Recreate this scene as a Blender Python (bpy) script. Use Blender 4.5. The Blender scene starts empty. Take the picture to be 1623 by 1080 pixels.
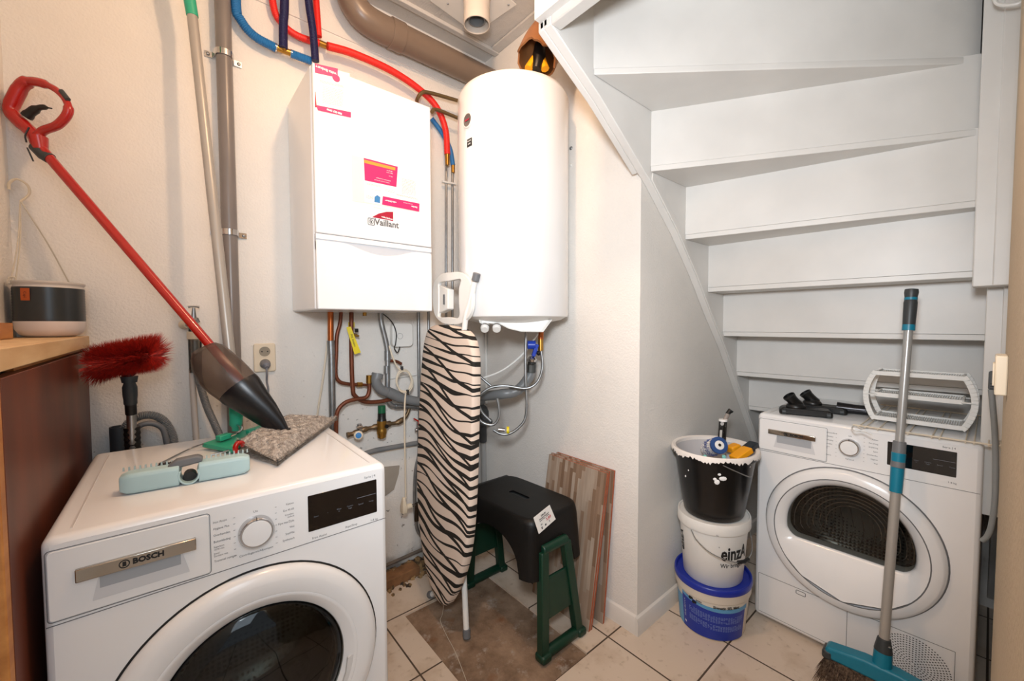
import bpy, math, random
import numpy as np
from mathutils import Vector, Matrix
random.seed(7)
V = Vector
scene = bpy.context.scene

# ------------------------------------------------------------------ camera, light, exposure
FPX = 644.1
PIT, ROLL, YAW = math.radians(2.283), math.radians(-.165), math.radians(49.7)
CAM = V((0, 0, 1.205))
_c, _s = math.cos(YAW), math.sin(YAW)
F0, R0, U0 = V((_c, _s, 0)), V((_s, -_c, 0)), V((0, 0, 1))
CF = F0 * math.cos(PIT) - U0 * math.sin(PIT)
CU = U0 * math.cos(PIT) + F0 * math.sin(PIT)
CR = R0 * math.cos(ROLL) + CU * math.sin(ROLL)
CU = CU * math.cos(ROLL) - R0 * math.sin(ROLL)
cd = bpy.data.cameras.new('camera'); cam = bpy.data.objects.new('camera', cd)
scene.collection.objects.link(cam)
cd.sensor_width = 36; cd.lens = FPX / 1623 * 36; cd.clip_start = .01
cam.matrix_world = Matrix(((CR.x, CU.x, -CF.x, CAM.x), (CR.y, CU.y, -CF.y, CAM.y), (CR.z, CU.z, -CF.z, CAM.z), (0, 0, 0, 1)))
scene.camera = cam

w = bpy.data.worlds.new('world'); scene.world = w; w.use_nodes = True
w.node_tree.nodes['Background'].inputs[0].default_value = (.82, .9, 1, 1)
w.node_tree.nodes['Background'].inputs[1].default_value = .45

def lamp(name, kind, loc, energy, color, size=.1, target=None, size_y=None):
    l = bpy.data.lights.new(name, kind); l.energy = energy; l.color = color
    o = bpy.data.objects.new(name, l); scene.collection.objects.link(o); o.location = loc
    if kind == 'AREA':
        l.shape = 'RECTANGLE'; l.size = size; l.size_y = size_y or size
        o.rotation_euler = (V(target) - V(loc)).to_track_quat('-Z', 'Y').to_euler()
    else: l.shadow_soft_size = size
    return o
lamp('ceiling_bulb_light', 'POINT', (.52, .76, 2.46), 21, (1, .64, .38), .03)
lamp('doorway_fill_light', 'AREA', (-.15, -.75, 1.75), 13, (.74, .88, 1), 1.1, (1.3, 1.0, .9), 1.3)  # added fill from behind the camera, not a lamp seen in the place
fl_ = lamp('camera_flash', 'SPOT', (-.03, .0, 1.46), 86, (.90, .95, 1), .09)
fl_.data.spot_size = math.radians(128); fl_.data.spot_blend = 1
fl_.rotation_euler = (V((1.32, .90, 1.50)) - fl_.location).to_track_quat('-Z', 'Y').to_euler()
scene.view_settings.view_transform = 'Standard'; scene.view_settings.look = 'None'
scene.view_settings.gamma = 1; scene.view_settings.use_curve_mapping = False
scene.view_settings.exposure = .15

# ------------------------------------------------------------------ helpers
def ray(x, y): return CF + CR * ((x - 811.5) / FPX) + CU * ((540 - y) / FPX)
def PY(x, y, Y): d = ray(x, y); return CAM + d * (Y / d.y)
def PXX(x, y, X): d = ray(x, y); return CAM + d * (X / d.x)
def PZ(x, y, z): d = ray(x, y); return CAM + d * ((z - CAM.z) / d.z)
def PD(x, y, dep): return CAM + ray(x, y) * dep
def dep(p): return (V(p) - CAM).dot(CF)
def ZA(x, y, X, Y):
    d = ray(x, y); t = (X * d.x + Y * d.y) / (d.x ** 2 + d.y ** 2); return CAM.z + t * d.z

def lin(h):
    if isinstance(h, tuple): return h
    h = h.lstrip('#'); o = []
    for i in (0, 2, 4):
        c = int(h[i:i + 2], 16) / 255
        o.append(c / 12.92 if c <= .04045 else ((c + .055) / 1.055) ** 2.4)
    return tuple(o)
_m = {}
def mat(name, col, rough=.5, metal=0, bump=0, bscale=60, var=0, vscale=8, coat=0, spec=.5, emit=0):
    if name in _m: return _m[name]
    m = bpy.data.materials.new(name); m.use_nodes = True; _m[name] = m
    nt = m.node_tree; b = nt.nodes['Principled BSDF']; c = lin(col)
    b.inputs['Base Color'].default_value = (*c, 1); b.inputs['Roughness'].default_value = rough
    b.inputs['Metallic'].default_value = metal; b.inputs['Coat Weight'].default_value = coat
    b.inputs['Specular IOR Level'].default_value = spec
    tc = nt.nodes.new('ShaderNodeTexCoord')
    n = nt.nodes.new('ShaderNodeTexNoise'); n.inputs['Scale'].default_value = vscale; n.inputs['Detail'].default_value = 4
    nt.links.new(tc.outputs['Object'], n.inputs['Vector'])
    v = var or .03
    mr = nt.nodes.new('ShaderNodeMapRange'); mr.inputs[3].default_value = 1 - v; mr.inputs[4].default_value = 1 + v
    mr.inputs[1].default_value = .3; mr.inputs[2].default_value = .7
    nt.links.new(n.outputs[0], mr.inputs[0])
    mx = nt.nodes.new('ShaderNodeVectorMath'); mx.operation = 'SCALE'; mx.inputs[0].default_value = c
    nt.links.new(mr.outputs[0], mx.inputs['Scale']); nt.links.new(mx.outputs[0], b.inputs['Base Color'])
    if bump:
        n2 = nt.nodes.new('ShaderNodeTexNoise'); n2.inputs['Scale'].default_value = bscale; n2.inputs['Detail'].default_value = 3
        nt.links.new(tc.outputs['Object'], n2.inputs['Vector'])
        bp = nt.nodes.new('ShaderNodeBump'); bp.inputs['Strength'].default_value = bump; bp.inputs['Distance'].default_value = .004
        nt.links.new(n2.outputs[0], bp.inputs['Height']); nt.links.new(bp.outputs[0], b.inputs['Normal'])
    return m

class N:
    """small node helper"""
    def __init__(s, name, rough=.5, bsdf=True):
        s.m = bpy.data.materials.new(name); s.m.use_nodes = True; s.nt = s.m.node_tree; s.b = s.nt.nodes['Principled BSDF']
        s.b.inputs['Roughness'].default_value = rough; _m[name] = s.m
        s.tc = s.nt.nodes.new('ShaderNodeTexCoord'); s.obj = s.tc.outputs['Object']
        sp = s.nt.nodes.new('ShaderNodeSeparateXYZ'); s.nt.links.new(s.obj, sp.inputs[0]); s.x, s.y, s.z = sp.outputs
    def put(s, sock, v):
        if isinstance(v, (int, float)): sock.default_value = v
        elif isinstance(v, tuple): sock.default_value = v if len(v) == len(sock.default_value) else (*v, 1)
        else: s.nt.links.new(v, sock)
    def math(s, op, a, b=0, c=None, clamp=False):
        n = s.nt.nodes.new('ShaderNodeMath'); n.operation = op; n.use_clamp = clamp; s.put(n.inputs[0], a); s.put(n.inputs[1], b)
        if c is not None: s.put(n.inputs[2], c)
        return n.outputs[0]
    def noise(s, scale, detail=3, vec=None, stretch=None, rough=.5):
        n = s.nt.nodes.new('ShaderNodeTexNoise'); n.inputs['Scale'].default_value = scale; n.inputs['Detail'].default_value = detail
        n.inputs['Roughness'].default_value = rough
        v = vec or s.obj
        if stretch:
            mp = s.nt.nodes.new('ShaderNodeMapping'); mp.inputs['Scale'].default_value = stretch; s.nt.links.new(v, mp.inputs[0]); v = mp.outputs[0]
        s.nt.links.new(v, n.inputs['Vector']); return n.outputs[0]
    def ramp(s, v, a, b, lo=0., hi=1.):
        n = s.nt.nodes.new('ShaderNodeMapRange'); s.put(n.inputs[0], v); s.put(n.inputs[1], a); s.put(n.inputs[2], b); s.put(n.inputs[3], lo); s.put(n.inputs[4], hi); return n.outputs[0]
    def mix(s, f, a, b):
        n = s.nt.nodes.new('ShaderNodeMix'); n.data_type = 'RGBA'; s.put(n.inputs[0], f)
        s.put(n.inputs[6], (*lin(a), 1) if isinstance(a, (str, tuple)) else a); s.put(n.inputs[7], (*lin(b), 1) if isinstance(b, (str, tuple)) else b); return n.outputs[2]
    def col(s, v): s.put(s.b.inputs['Base Color'], v); return s
    def bump(s, h, st=.3, d=.003):
        bp = s.nt.nodes.new('ShaderNodeBump'); bp.inputs['Strength'].default_value = st; bp.inputs['Distance'].default_value = d
        s.nt.links.new(h, bp.inputs['Height']); s.nt.links.new(bp.outputs[0], s.b.inputs['Normal']); return s

_W = {}
def tagit(o, label=None, cat=None, group=None, kind=None):
    if label: o['label'] = label
    if cat: o['category'] = cat
    if group: o['group'] = group
    if kind: o['kind'] = kind
    return o
def thing(name, label, cat, loc=(0, 0, 0), rz=0, group=None):
    o = bpy.data.objects.new(name, None); scene.collection.objects.link(o); o.empty_display_size = .05
    o.location = loc; o.rotation_euler = (0, 0, rz)
    _W[o.name] = Matrix.Translation(V(loc)) @ Matrix.Rotation(rz, 4, 'Z')
    return tagit(o, label, cat, group)

def catmull(pts, k=6, closed=False):
    P = [V(p) for p in pts]; n = len(P); out = []
    if n < 3: return P
    rng = n if closed else n - 1
    for i in range(rng):
        p1, p2 = P[i], P[(i + 1) % n]
        p0 = P[(i - 1) % n] if (closed or i > 0) else p1 * 2 - p2
        p3 = P[(i + 2) % n] if (closed or i + 2 < n) else p2 * 2 - p1
        for j in range(k):
            t = j / k
            out.append(.5 * ((2 * p1) + (p2 - p0) * t + (2 * p0 - 5 * p1 + 4 * p2 - p3) * t * t + (3 * p1 - p0 - 3 * p2 + p3) * t ** 3))
    if not closed: out.append(P[-1])
    return out
def resample(P, step):
    P = [V(p) for p in P]; L = [0]
    for a, b in zip(P, P[1:]): L.append(L[-1] + (b - a).length)
    n = max(2, int(L[-1] / step)); out = []; j = 0
    for i in range(n + 1):
        s = L[-1] * i / n
        while j < len(P) - 2 and L[j + 1] < s: j += 1
        d = L[j + 1] - L[j]; out.append(P[j].lerp(P[j + 1], (s - L[j]) / d if d > 1e-9 else 0))
    return out

class MB:
    def __init__(s, M=None): s.v = []; s.f = []; s.M = M; s.mi = 0; s.ms = []
    def add(s, vs, fs, M=None):
        b = len(s.v); T = M if M is not None else s.M
        s.v += [(T @ V(p)) if T is not None else V(p) for p in vs]
        for f in fs: s.f.append([b + i for i in f]); s.ms.append(s.mi)
        return s
    def bx(s, x0, x1, y0, y1, z0, z1, M=None):
        vs = [(x, y, z) for z in (z0, z1) for y in (y0, y1) for x in (x0, x1)]
        return s.add(vs, [(0, 2, 3, 1), (4, 5, 7, 6), (0, 1, 5, 4), (2, 6, 7, 3), (0, 4, 6, 2), (1, 3, 7, 5)], M)
    def bar(s, a, b, wd, th, up=(0, 0, 1)):
        a, b = V(a), V(b); d = (b - a).normalized(); u = V(up); sd = d.cross(u).normalized(); u = sd.cross(d)
        vs = []
        for p in (a, b):
            for i, j in ((-1, -1), (1, -1), (1, 1), (-1, 1)): vs.append(p + sd * (i * wd / 2) + u * (j * th / 2))
        return s.add(vs, [(3, 2, 1, 0), (4, 5, 6, 7), (0, 1, 5, 4), (1, 2, 6, 5), (2, 3, 7, 6), (3, 0, 4, 7)])
    def prism(s, pts, a, b, ax='y', M=None):
        def mk(p, q):
            return {'y': (p[0], q, p[1]), 'x': (q, p[0], p[1]), 'z': (p[0], p[1], q)}[ax]
        n = len(pts); vs = [mk(p, a) for p in pts] + [mk(p, b) for p in pts]
        return s.add(vs, [list(range(n)), list(range(2 * n - 1, n - 1, -1))] + [(i, n + i, n + (i + 1) % n, (i + 1) % n) for i in range(n)], M)
    def loft(s, rings, caps=True, closed=False):
        n = len(rings[0]); vs = [p for r in rings for p in r]; fs = []; m = len(rings)
        for i in range(m if closed else m - 1):
            i2 = (i + 1) % m
            for j in range(n): fs.append((i * n + j, i * n + (j + 1) % n, i2 * n + (j + 1) % n, i2 * n + j))
        if caps and not closed: fs += [list(range(n - 1, -1, -1)), [(m - 1) * n + j for j in range(n)]]
        return s.add(vs, fs)
    def tube(s, pts, r, n=10, caps=True, closed=False, sm=0, corr=None, flat=1, up=None):
        P = catmull(pts, sm, closed) if sm else [V(p) for p in pts]
        if corr: P = resample(P, corr[0] / 4)
        m = len(P); rings = []; prev = None
        for i in range(m):
            a = P[(i - 1) % m] if (closed or i) else P[0]; b = P[(i + 1) % m] if (closed or i < m - 1) else P[-1]
            d = (b - a); d = d.normalized() if d.length > 1e-9 else V((0, 0, 1))
            if prev is None:
                u = V(up) if up else (V((0, 0, 1)) if abs(d.z) < .9 else V((1, 0, 0)))
                u = (u - d * u.dot(d)).normalized()
            else: u = prev - d * prev.dot(d); u = u.normalized() if u.length > 1e-6 else V((1, 0, 0))
            prev = u; q = d.cross(u)
            rr = r[min(len(r) - 1, int(round(i * (len(r) - 1) / max(1, m - 1))))] if isinstance(r, (list, tuple)) else r
            if corr: rr = rr * (1 + corr[1] * math.sin(i * math.pi / 2))
            rings.append([P[i] + (u * math.cos(t) * flat + q * math.sin(t)) * rr for t in [2 * math.pi * k / n for k in range(n)]])
        return s.loft(rings, caps, closed)
    def lathe(s, prof, c=(0, 0, 0), ax=(0, 0, 1), n=32, sx=1, sy=1, cap0=False, cap1=False, closed=False):
        c = V(c); a = V(ax).normalized(); u = V((1, 0, 0)) if abs(a.x) < .9 else V((0, 1, 0)); u = (u - a * a.dot(u)).normalized(); q = a.cross(u)
        rings = [[c + a * z + (u * math.cos(t) * sx + q * math.sin(t) * sy) * r for t in [2 * math.pi * k / n for k in range(n)]] for r, z in prof]
        s.loft(rings, False, closed); b = len(s.v)
        if cap0: s.f.append([b - len(rings) * n + j for j in range(n - 1, -1, -1)]); s.ms.append(s.mi)
        if cap1: s.f.append([b - n + j for j in range(n)]); s.ms.append(s.mi)
        return s
    def cyl(s, a, b, r, r2=None, n=20): return s.tube([a, b], [r, r if r2 is None else r2], n)
    def ball(s, c, rx, ry=None, rz=None, n=16, M=None):
        ry = ry or rx; rz = rz or rx; c = V(c); vs = []; fs = []; k = n // 2
        for i in range(k + 1):
            p = math.pi * i / k
            for j in range(n):
                t = 2 * math.pi * j / n; vs.append(c + V((rx * math.sin(p) * math.cos(t), ry * math.sin(p) * math.sin(t), rz * math.cos(p))))
        for i in range(k):
            for j in range(n): fs.append((i * n + j, (i + 1) * n + j, (i + 1) * n + (j + 1) % n, i * n + (j + 1) % n))
        return s.add(vs, fs, M)
    def build(s, name, m, parent=None, bevel=0, smooth=40, segs=2, world=True, sub=0, label=None):
        me = bpy.data.meshes.new(name); inv = None
        Wp = Matrix.Identity(4)
        if parent is not None: Wp = _W[parent.name]
        if parent is not None and world: inv = Wp.inverted()
        me.from_pydata([tuple(inv @ p) if inv is not None else tuple(p) for p in s.v], [], s.f)
        for mm in (m if isinstance(m, list) else [m]): me.materials.append(mm)
        for p, i in zip(me.polygons, s.ms): p.material_index = i
        me.update(); me.validate()
        if smooth:
            me.polygons.foreach_set('use_smooth', [True] * len(me.polygons)); me.set_sharp_from_angle(angle=math.radians(smooth))
        o = bpy.data.objects.new(name, me); scene.collection.objects.link(o)
        if parent is not None: o.parent = parent
        _W[o.name] = Wp
        if bevel:
            b = o.modifiers.new('bevel', 'BEVEL'); b.width = bevel; b.segments = segs; b.limit_method = 'ANGLE'; b.angle_limit = math.radians(35); b.harden_normals = False
        if sub:
            q = o.modifiers.new('sub', 'SUBSURF'); q.levels = sub; q.render_levels = sub
        if label: o['label'] = label
        return o
def single(name, mb, m, label, cat, group=None, **k):
    """a thing that is one mesh: origin at its lowest centre"""
    P = mb.v; c = V(((min(p.x for p in P) + max(p.x for p in P)) / 2, (min(p.y for p in P) + max(p.y for p in P)) / 2, min(p.z for p in P)))
    mb.v = [p - c for p in P]
    o = mb.build(name, m, None, **k); o.location = c; _W[o.name] = Matrix.Translation(c)
    return tagit(o, label, cat, group)
def struct(name, mb, m, **k):
    o = mb.build(name, m, None, **k); o['kind'] = 'structure'; return o
def text_mb(body, size, o, xd, up, align='CENTER', bold=0, sx=1, off=None):
    """flat lettering with a hair of thickness; o origin, xd reading direction, up"""
    cu = bpy.data.curves.new('t', 'FONT'); cu.body = body; cu.size = size; cu.align_x = align; cu.align_y = 'CENTER'; cu.offset = bold; cu.resolution_u = 2
    ob = bpy.data.objects.new('t', cu); scene.collection.objects.link(ob)
    dg = bpy.context.evaluated_depsgraph_get(); me = bpy.data.meshes.new_from_object(ob.evaluated_get(dg))
    mb = MB(); xd, up, o = V(xd).normalized(), V(up).normalized(), V(o)
    mb.flat = [(v.co.x * sx, v.co.y) for v in me.vertices]
    mb.add([o + xd * (v.co.x * sx) + up * v.co.y for v in me.vertices], [tuple(p.vertices) for p in me.polygons])
    bpy.data.objects.remove(ob); bpy.data.meshes.remove(me); bpy.data.curves.remove(cu)
    return mb
def merge(*mbs):
    r = MB()
    for m in mbs:
        b = len(r.v); r.v += m.v; r.f += [[b + i for i in f] for f in m.f]; r.ms += m.ms
    return r
def copy_tree(o, parent=None):
    c = o.copy(); scene.collection.objects.link(c); c.parent = parent; _W[c.name] = _W[o.name]
    for ch in list(o.children): copy_tree(ch, c)
    return c

# ------------------------------------------------------------------ materials
def plaster(name, base, dirt=False):
    n = N(name, .85)
    c = n.mix(n.ramp(n.noise(3, 4), .35, .7), base, tuple(x * .93 for x in lin(base)))
    if dirt:
        h = n.math('ADD', n.math('MULTIPLY', n.noise(9, 6), .38), n.math('MULTIPLY', n.z, -1))
        band = n.ramp(h, .09, .18); c = n.mix(n.math('MULTIPLY', band, n.ramp(n.x, .15, .5, 0, .7)), c, '#5a5046')
        # scattered specks low on the wall
        sp = n.ramp(n.noise(55, 2), .70, .74); sp = n.math('MULTIPLY', sp, n.ramp(n.z, .5, 1.2, .7, 0)); c = n.mix(sp, c, '#6a6258')
    n.col(c); n.bump(n.math('ADD', n.noise(140, 3), n.math('MULTIPLY', n.noise(30, 2), .6)), .55, .0035)
    return n.m
M_wall = plaster('white_plaster', '#e9e5df'); M_wallb = plaster('white_plaster_stained', '#e9e5df', True)
M_ceil = plaster('ceiling_plaster', '#c9c6c2'); M_beige = plaster('beige_plaster', '#b5a68f')
M_stair = mat('stair_paint', '#dedcd8', .42, bump=.08, bscale=25, var=.05, vscale=5)
M_trim = mat('white_trim', '#e2ded8', .4, var=.04)
n = N('floor_tiles', .35)
mp = n.nt.nodes.new('ShaderNodeMapping'); mp.inputs['Location'].default_value = (-.6312, -.606, 0); n.nt.links.new(n.obj, mp.inputs[0])
br = n.nt.nodes.new('ShaderNodeTexBrick'); br.offset = 0; br.inputs['Scale'].default_value = 1; br.inputs['Brick Width'].default_value = .3155
br.inputs['Row Height'].default_value = .3155; br.inputs['Mortar Size'].default_value = .0032; br.inputs['Mortar Smooth'].default_value = .1; br.inputs['Bias'].default_value = 0
n.nt.links.new(mp.outputs[0], br.inputs['Vector'])
st = n.mix(n.ramp(n.noise(5, 6, rough=.6), .5, .72, 0, .6), '#d9c9b8', '#a98a68')
st = n.mix(n.ramp(n.noise(40, 3), .62, .7, 0, .25), st, '#8d7358')
c = n.mix(br.outputs['Fac'], st, '#54463a'); n.col(c); n.bump(n.math('SUBTRACT', 1, br.outputs['Fac']), .5, .002)
n.put(n.b.inputs['Roughness'], n.ramp(br.outputs['Fac'], 0, 1, .32, .9)); M_tile = n.m
n = N('bare_concrete', .8)
c = n.mix(n.ramp(n.noise(6, 8, rough=.65), .35, .65), '#6a5340', '#a58b74')
c = n.mix(n.ramp(n.noise(14, 8, rough=.7), .56, .68, 0, .7), c, '#b9b0a6'); c = n.mix(n.ramp(n.noise(9, 5), .62, .72, 0, .7), c, '#7c4a22')
n.col(c); n.bump(n.noise(60, 6), .6, .004); M_conc = n.m

M_enamel = mat('white_enamel', '#eeeeee', .22, coat=.3, var=.01)
M_white = mat('white_plastic', '#e9e8e4', .35, var=.02)
M_cream = mat('cream_plastic', '#dccfb8', .4)
M_seam = mat('seam_grey', '#6d6e70', .6); M_black = mat('black_plastic', '#101010', .38); M_blackg = mat('black_gloss', '#07070a', .06, coat=1)
M_chrome = mat('chrome', '#c9c9cb', .15, 1); M_alu = mat('brushed_aluminium', '#b4b3b1', .35, 1)
M_steel = mat('galvanised_steel', '#9b9ea0', .38, .85, var=.15, vscale=30)
M_copper = mat('old_copper', '#74412c', .45, .45, var=.25, vscale=25); M_copperb = mat('bright_copper', '#b0602f', .38, .7, var=.1)
M_brass = mat('brass', '#a8803c', .32, .9, var=.12, vscale=30); M_bronze = mat('bronze_pipe', '#8d7a5a', .35, .8)
M_pvc = mat('grey_pvc', '#75787a', .38, var=.05); M_pvcd = mat('dark_pvc', '#3c3e40', .45)
M_brown = mat('brown_grey_pvc', '#77675a', .33, var=.06, vscale=5); M_greybrown = mat('wall_pipe_grey', '#7b7470', .3, var=.06)
M_red = mat('red_gloss', '#ac1710', .25, coat=.4); M_redh = mat('red_hose', '#e0231c', .45); M_blueh = mat('blue_hose', '#1f6fae', .5); M_navy = mat('navy_hose', '#171447', .5)
M_ink = mat('grey_ink', '#55565a', .6); M_inkk = mat('black_ink', '#141414', .6); M_inkw = mat('white_ink', '#f2f2f2', .6)
M_mag = mat('magenta_print', '#e0266a', .5); M_dred = mat('dark_red_print', '#a81232', .5); M_orange = mat('orange_print', '#ff9a3c', .5); M_paper = mat('white_paper', '#f6f3ee', .6)
M_bluep = mat('blue_print', '#3c7fb5', .5)
M_green = mat('dark_green_plastic', '#043222', .42, var=.05); M_mint = mat('mint_green_plastic', '#2fa583', .38); M_teal = mat('teal_plastic', '#0a7a96', .38)
M_lblue = mat('pale_blue_plastic', '#b2d0d4', .4); M_grey = mat('grey_plastic', '#6f7174', .45); M_dgrey = mat('dark_grey_plastic', '#34383a', .45)
M_lgrey = mat('pole_grey', '#a9a49d', .35, .2); M_rub = mat('grey_rubber', '#55595b', .6)
M_yel = mat('yellow_plastic', '#f0a312', .4); M_yelt = mat('yellow_tag', '#e8d21a', .5); M_blue = mat('royal_blue_plastic', '#1b2f9c', .35); M_bluev = mat('blue_valve', '#1c3fb0', .35)
M_cable = mat('cream_cable', '#d9cdb8', .45); M_gcable = mat('grey_cable', '#7c7d84', .5)
M_str = mat('white_string', '#c9c0b0', .9)

def wood(name, a, b, sc, rough, stretch):
    n = N(name, rough); g = n.noise(sc, 6, stretch=stretch); c = n.mix(n.ramp(g, .3, .7), a, b); n.col(c); n.bump(g, .1, .002); return n.m
M_wood = wood('dark_varnished_wood', '#3a1a0c', '#6e3316', 3, .45, (2, 2.2, .5)); M_pine = wood('pine', '#c49a68', '#dcbc8e', 12, .5, (3, .4, 3))
M_pineo = wood('orange_pine', '#a5662c', '#c98a48', 12, .5, (3, .4, 3))
# zebra cover: flowing black lines in the cover's own coordinates (z up along the board)
n = N('zebra_cotton', .8)
w1 = n.math('MULTIPLY', n.math('SUBTRACT', n.noise(4.0, 0, stretch=(1, .9, .7)), .5), 3.4)
ph = n.math('ADD', n.math('MULTIPLY', n.z, 25), w1); ph = n.math('ADD', ph, n.math('MULTIPLY', n.y, -4.0))
fr = n.math('FRACT', ph); wd = n.ramp(n.noise(9, 0, stretch=(1, .5, 1)), .3, .7, .10, .46)
s1 = n.math('LESS_THAN', n.math('ABSOLUTE', n.math('SUBTRACT', fr, .5)), n.math('MULTIPLY', wd, .5))
w2 = n.math('MULTIPLY', n.math('SUBTRACT', n.noise(3.6, 0, stretch=(1, 1, .7)), .5), 1.3)
ph2 = n.math('ADD', n.math('ADD', n.math('MULTIPLY', n.z, 11.3), n.math('MULTIPLY', n.y, -4.6)), w2)
s2 = n.math('LESS_THAN', n.math('ABSOLUTE', n.math('SUBTRACT', n.math('FRACT', ph2), .5)), .075)
n.col(n.mix(n.math('MAXIMUM', s1, s2), '#dccabb', '#16130f')); n.bump(n.noise(300, 2), .2, .001); M_zebra = n.m
# wood-strip tile
n = N('wood_strip_tile', .5)
sx = n.math('FLOOR', n.math('MULTIPLY', n.y, 62)); cmb = n.nt.nodes.new('ShaderNodeCombineXYZ'); n.put(cmb.inputs[0], sx)
hh = n.nt.nodes.new('ShaderNodeTexWhiteNoise'); hh.noise_dimensions = '1D'; n.put(hh.inputs['W'], sx)
zz = n.math('FLOOR', n.math('ADD', n.math('MULTIPLY', n.z, 5), n.math('MULTIPLY', hh.outputs[0], 7)))
wn = n.nt.nodes.new('ShaderNodeTexWhiteNoise'); wn.noise_dimensions = '2D'; cmb2 = n.nt.nodes.new('ShaderNodeCombineXYZ'); n.put(cmb2.inputs[0], sx); n.put(cmb2.inputs[1], zz); n.nt.links.new(cmb2.outputs[0], wn.inputs['Vector'])
cr = n.nt.nodes.new('ShaderNodeValToRGB'); e = cr.color_ramp.elements; e[0].color = (*lin('#7d6450'), 1); e[1].color = (*lin('#a39484'), 1); x = cr.color_ramp.elements.new(.4); x.color = (*lin('#927a66'), 1); x = cr.color_ramp.elements.new(.7); x.color = (*lin('#b3a596'), 1)
n.nt.links.new(wn.outputs[0], cr.inputs[0]); g = n.noise(30, 4, stretch=(1, 3, .2)); n.col(n.mix(n.ramp(g, .3, .7, 0, .35), cr.outputs[0], '#6b5444')); M_strip = n.m
M_terra = mat('terracotta_edge', '#a8593a', .8, var=.15, vscale=60)
# paint spatter over black
def spatter(name, base, spl, lo, sc=9, rough=.3):
    n = N(name, rough); g = n.noise(sc, 6, rough=.62); n.col(n.mix(n.ramp(g, lo, lo + .01), base, spl)); return n.m
M_tubblk = spatter('black_tub_with_paint_specks', '#0c0c0e', '#e6e0dc', .70)
M_tubin = spatter('paint_crusted_tub_inside', '#c4c1c2', '#3a3a3c', .70, 22, .7); M_rim = spatter('paint_crusted_rim', '#eae4de', '#151515', .66, 26, .6)
# perforated steel drum
n = N('perforated_drum', .25); n.b.inputs['Metallic'].default_value = .9
vo = n.nt.nodes.new('ShaderNodeTexVoronoi'); vo.inputs['Scale'].default_value = 75; vo.inputs['Randomness'].default_value = .15; n.nt.links.new(n.obj, vo.inputs['Vector'])
n.col(n.mix(n.ramp(vo.outputs['Distance'], .30, .34), '#050505', '#a5a5a2')); M_drum = n.m
# glass as coated sheet: tinted transparency with fresnel gloss
def glass(name, tint, rough=.02, lo=.05):
    m = bpy.data.materials.new(name); m.use_nodes = True; nt = m.node_tree; nt.nodes.clear(); _m[name] = m
    o = nt.nodes.new('ShaderNodeOutputMaterial'); t = nt.nodes.new('ShaderNodeBsdfTransparent'); t.inputs[0].default_value = (*lin(tint), 1)
    g = nt.nodes.new('ShaderNodeBsdfGlossy'); g.inputs['Roughness'].default_value = rough
    f = nt.nodes.new('ShaderNodeFresnel'); f.inputs[0].default_value = 1.5; mx = nt.nodes.new('ShaderNodeMixShader')
    nt.links.new(f.outputs[0], mx.inputs[0]); nt.links.new(t.outputs[0], mx.inputs[1]); nt.links.new(g.outputs[0], mx.inputs[2]); nt.links.new(mx.outputs[0], o.inputs[0]); return m
G_dark = glass('smoked_door_glass', '#b4b5b0'); G_bin = None
def smoky(name, tint, thru, rough):
    m = glass(name, '#e6dcd4', rough); nt = m.node_tree; d = nt.nodes.new('ShaderNodeBsdfPrincipled'); d.inputs['Base Color'].default_value = (*lin(tint), 1); d.inputs['Roughness'].default_value = .3
    o = next(x for x in nt.nodes if x.type == 'OUTPUT_MATERIAL'); t = next(x for x in nt.nodes if x.type == 'BSDF_TRANSPARENT'); mx = nt.nodes.new('ShaderNodeMixShader'); mx.inputs[0].default_value = thru
    nt.links.new(d.outputs[0], mx.inputs[1]); nt.links.new(t.outputs[0], mx.inputs[2]); nt.links.new(mx.outputs[0], o.inputs[0]); return m
G_bin = smoky('smoky_translucent_plastic', '#5a4d46', .45, .1)
G_clear = glass('clear_plastic', '#d5d5d2', .15); G_film = glass('clear_film', '#f2efe8', .2)

# ------------------------------------------------------------------ the room
YB, XH, YS = 1.83, 1.36, .858      # back wall, alcove wall, wall under the stair
CZ = 2.63
fb = MB()
for a in ((-.6, 2.75, -1.2, .921), (-.6, .717, .921, 2.0), (.717, 1.139, 1.54, 2.0), (1.139, 2.75, .921, 2.0)): fb.bx(a[0], a[1], a[2], a[3], -.08, 0)
fb.mi = 1; fb.bx(.717, 1.139, .921, 1.54, -.08, -.007)
struct('floor', fb, [M_tile, M_conc], smooth=0)
struct('wall_back', MB().bx(-.45, 1.5, YB, YB + .12, 0, CZ + .1), M_wallb, smooth=0)
struct('wall_left', MB().bx(-.46, -.334, -1.2, YB, 0, CZ + .1), M_wall, smooth=0)
wm = MB(); wm.prism([(XH, YB + .1), (XH, YS), (2.75, YS), (2.75, YB + .1)], 0, CZ + .1, 'z')
struct('wall_alcove', wm, M_wall, smooth=0)
struct('wall_far', MB().bx(2.62, 2.75, -.2, YS, 0, CZ + .1), M_wall, smooth=0)
struct('wall_right', MB().bx(1.3, 2.75, -.2, -.07, 0, CZ + .1), M_beige, smooth=0)
struct('wall_doorway', MB().bx(.41, 1.3, -.2, -.02, 0, CZ + .1), M_beige, smooth=0)
cm = MB().bx(-.45, 2.75, -1.2, YB + .1, CZ, CZ + .1); struct('ceiling', cm, M_ceil, smooth=0)
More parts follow.
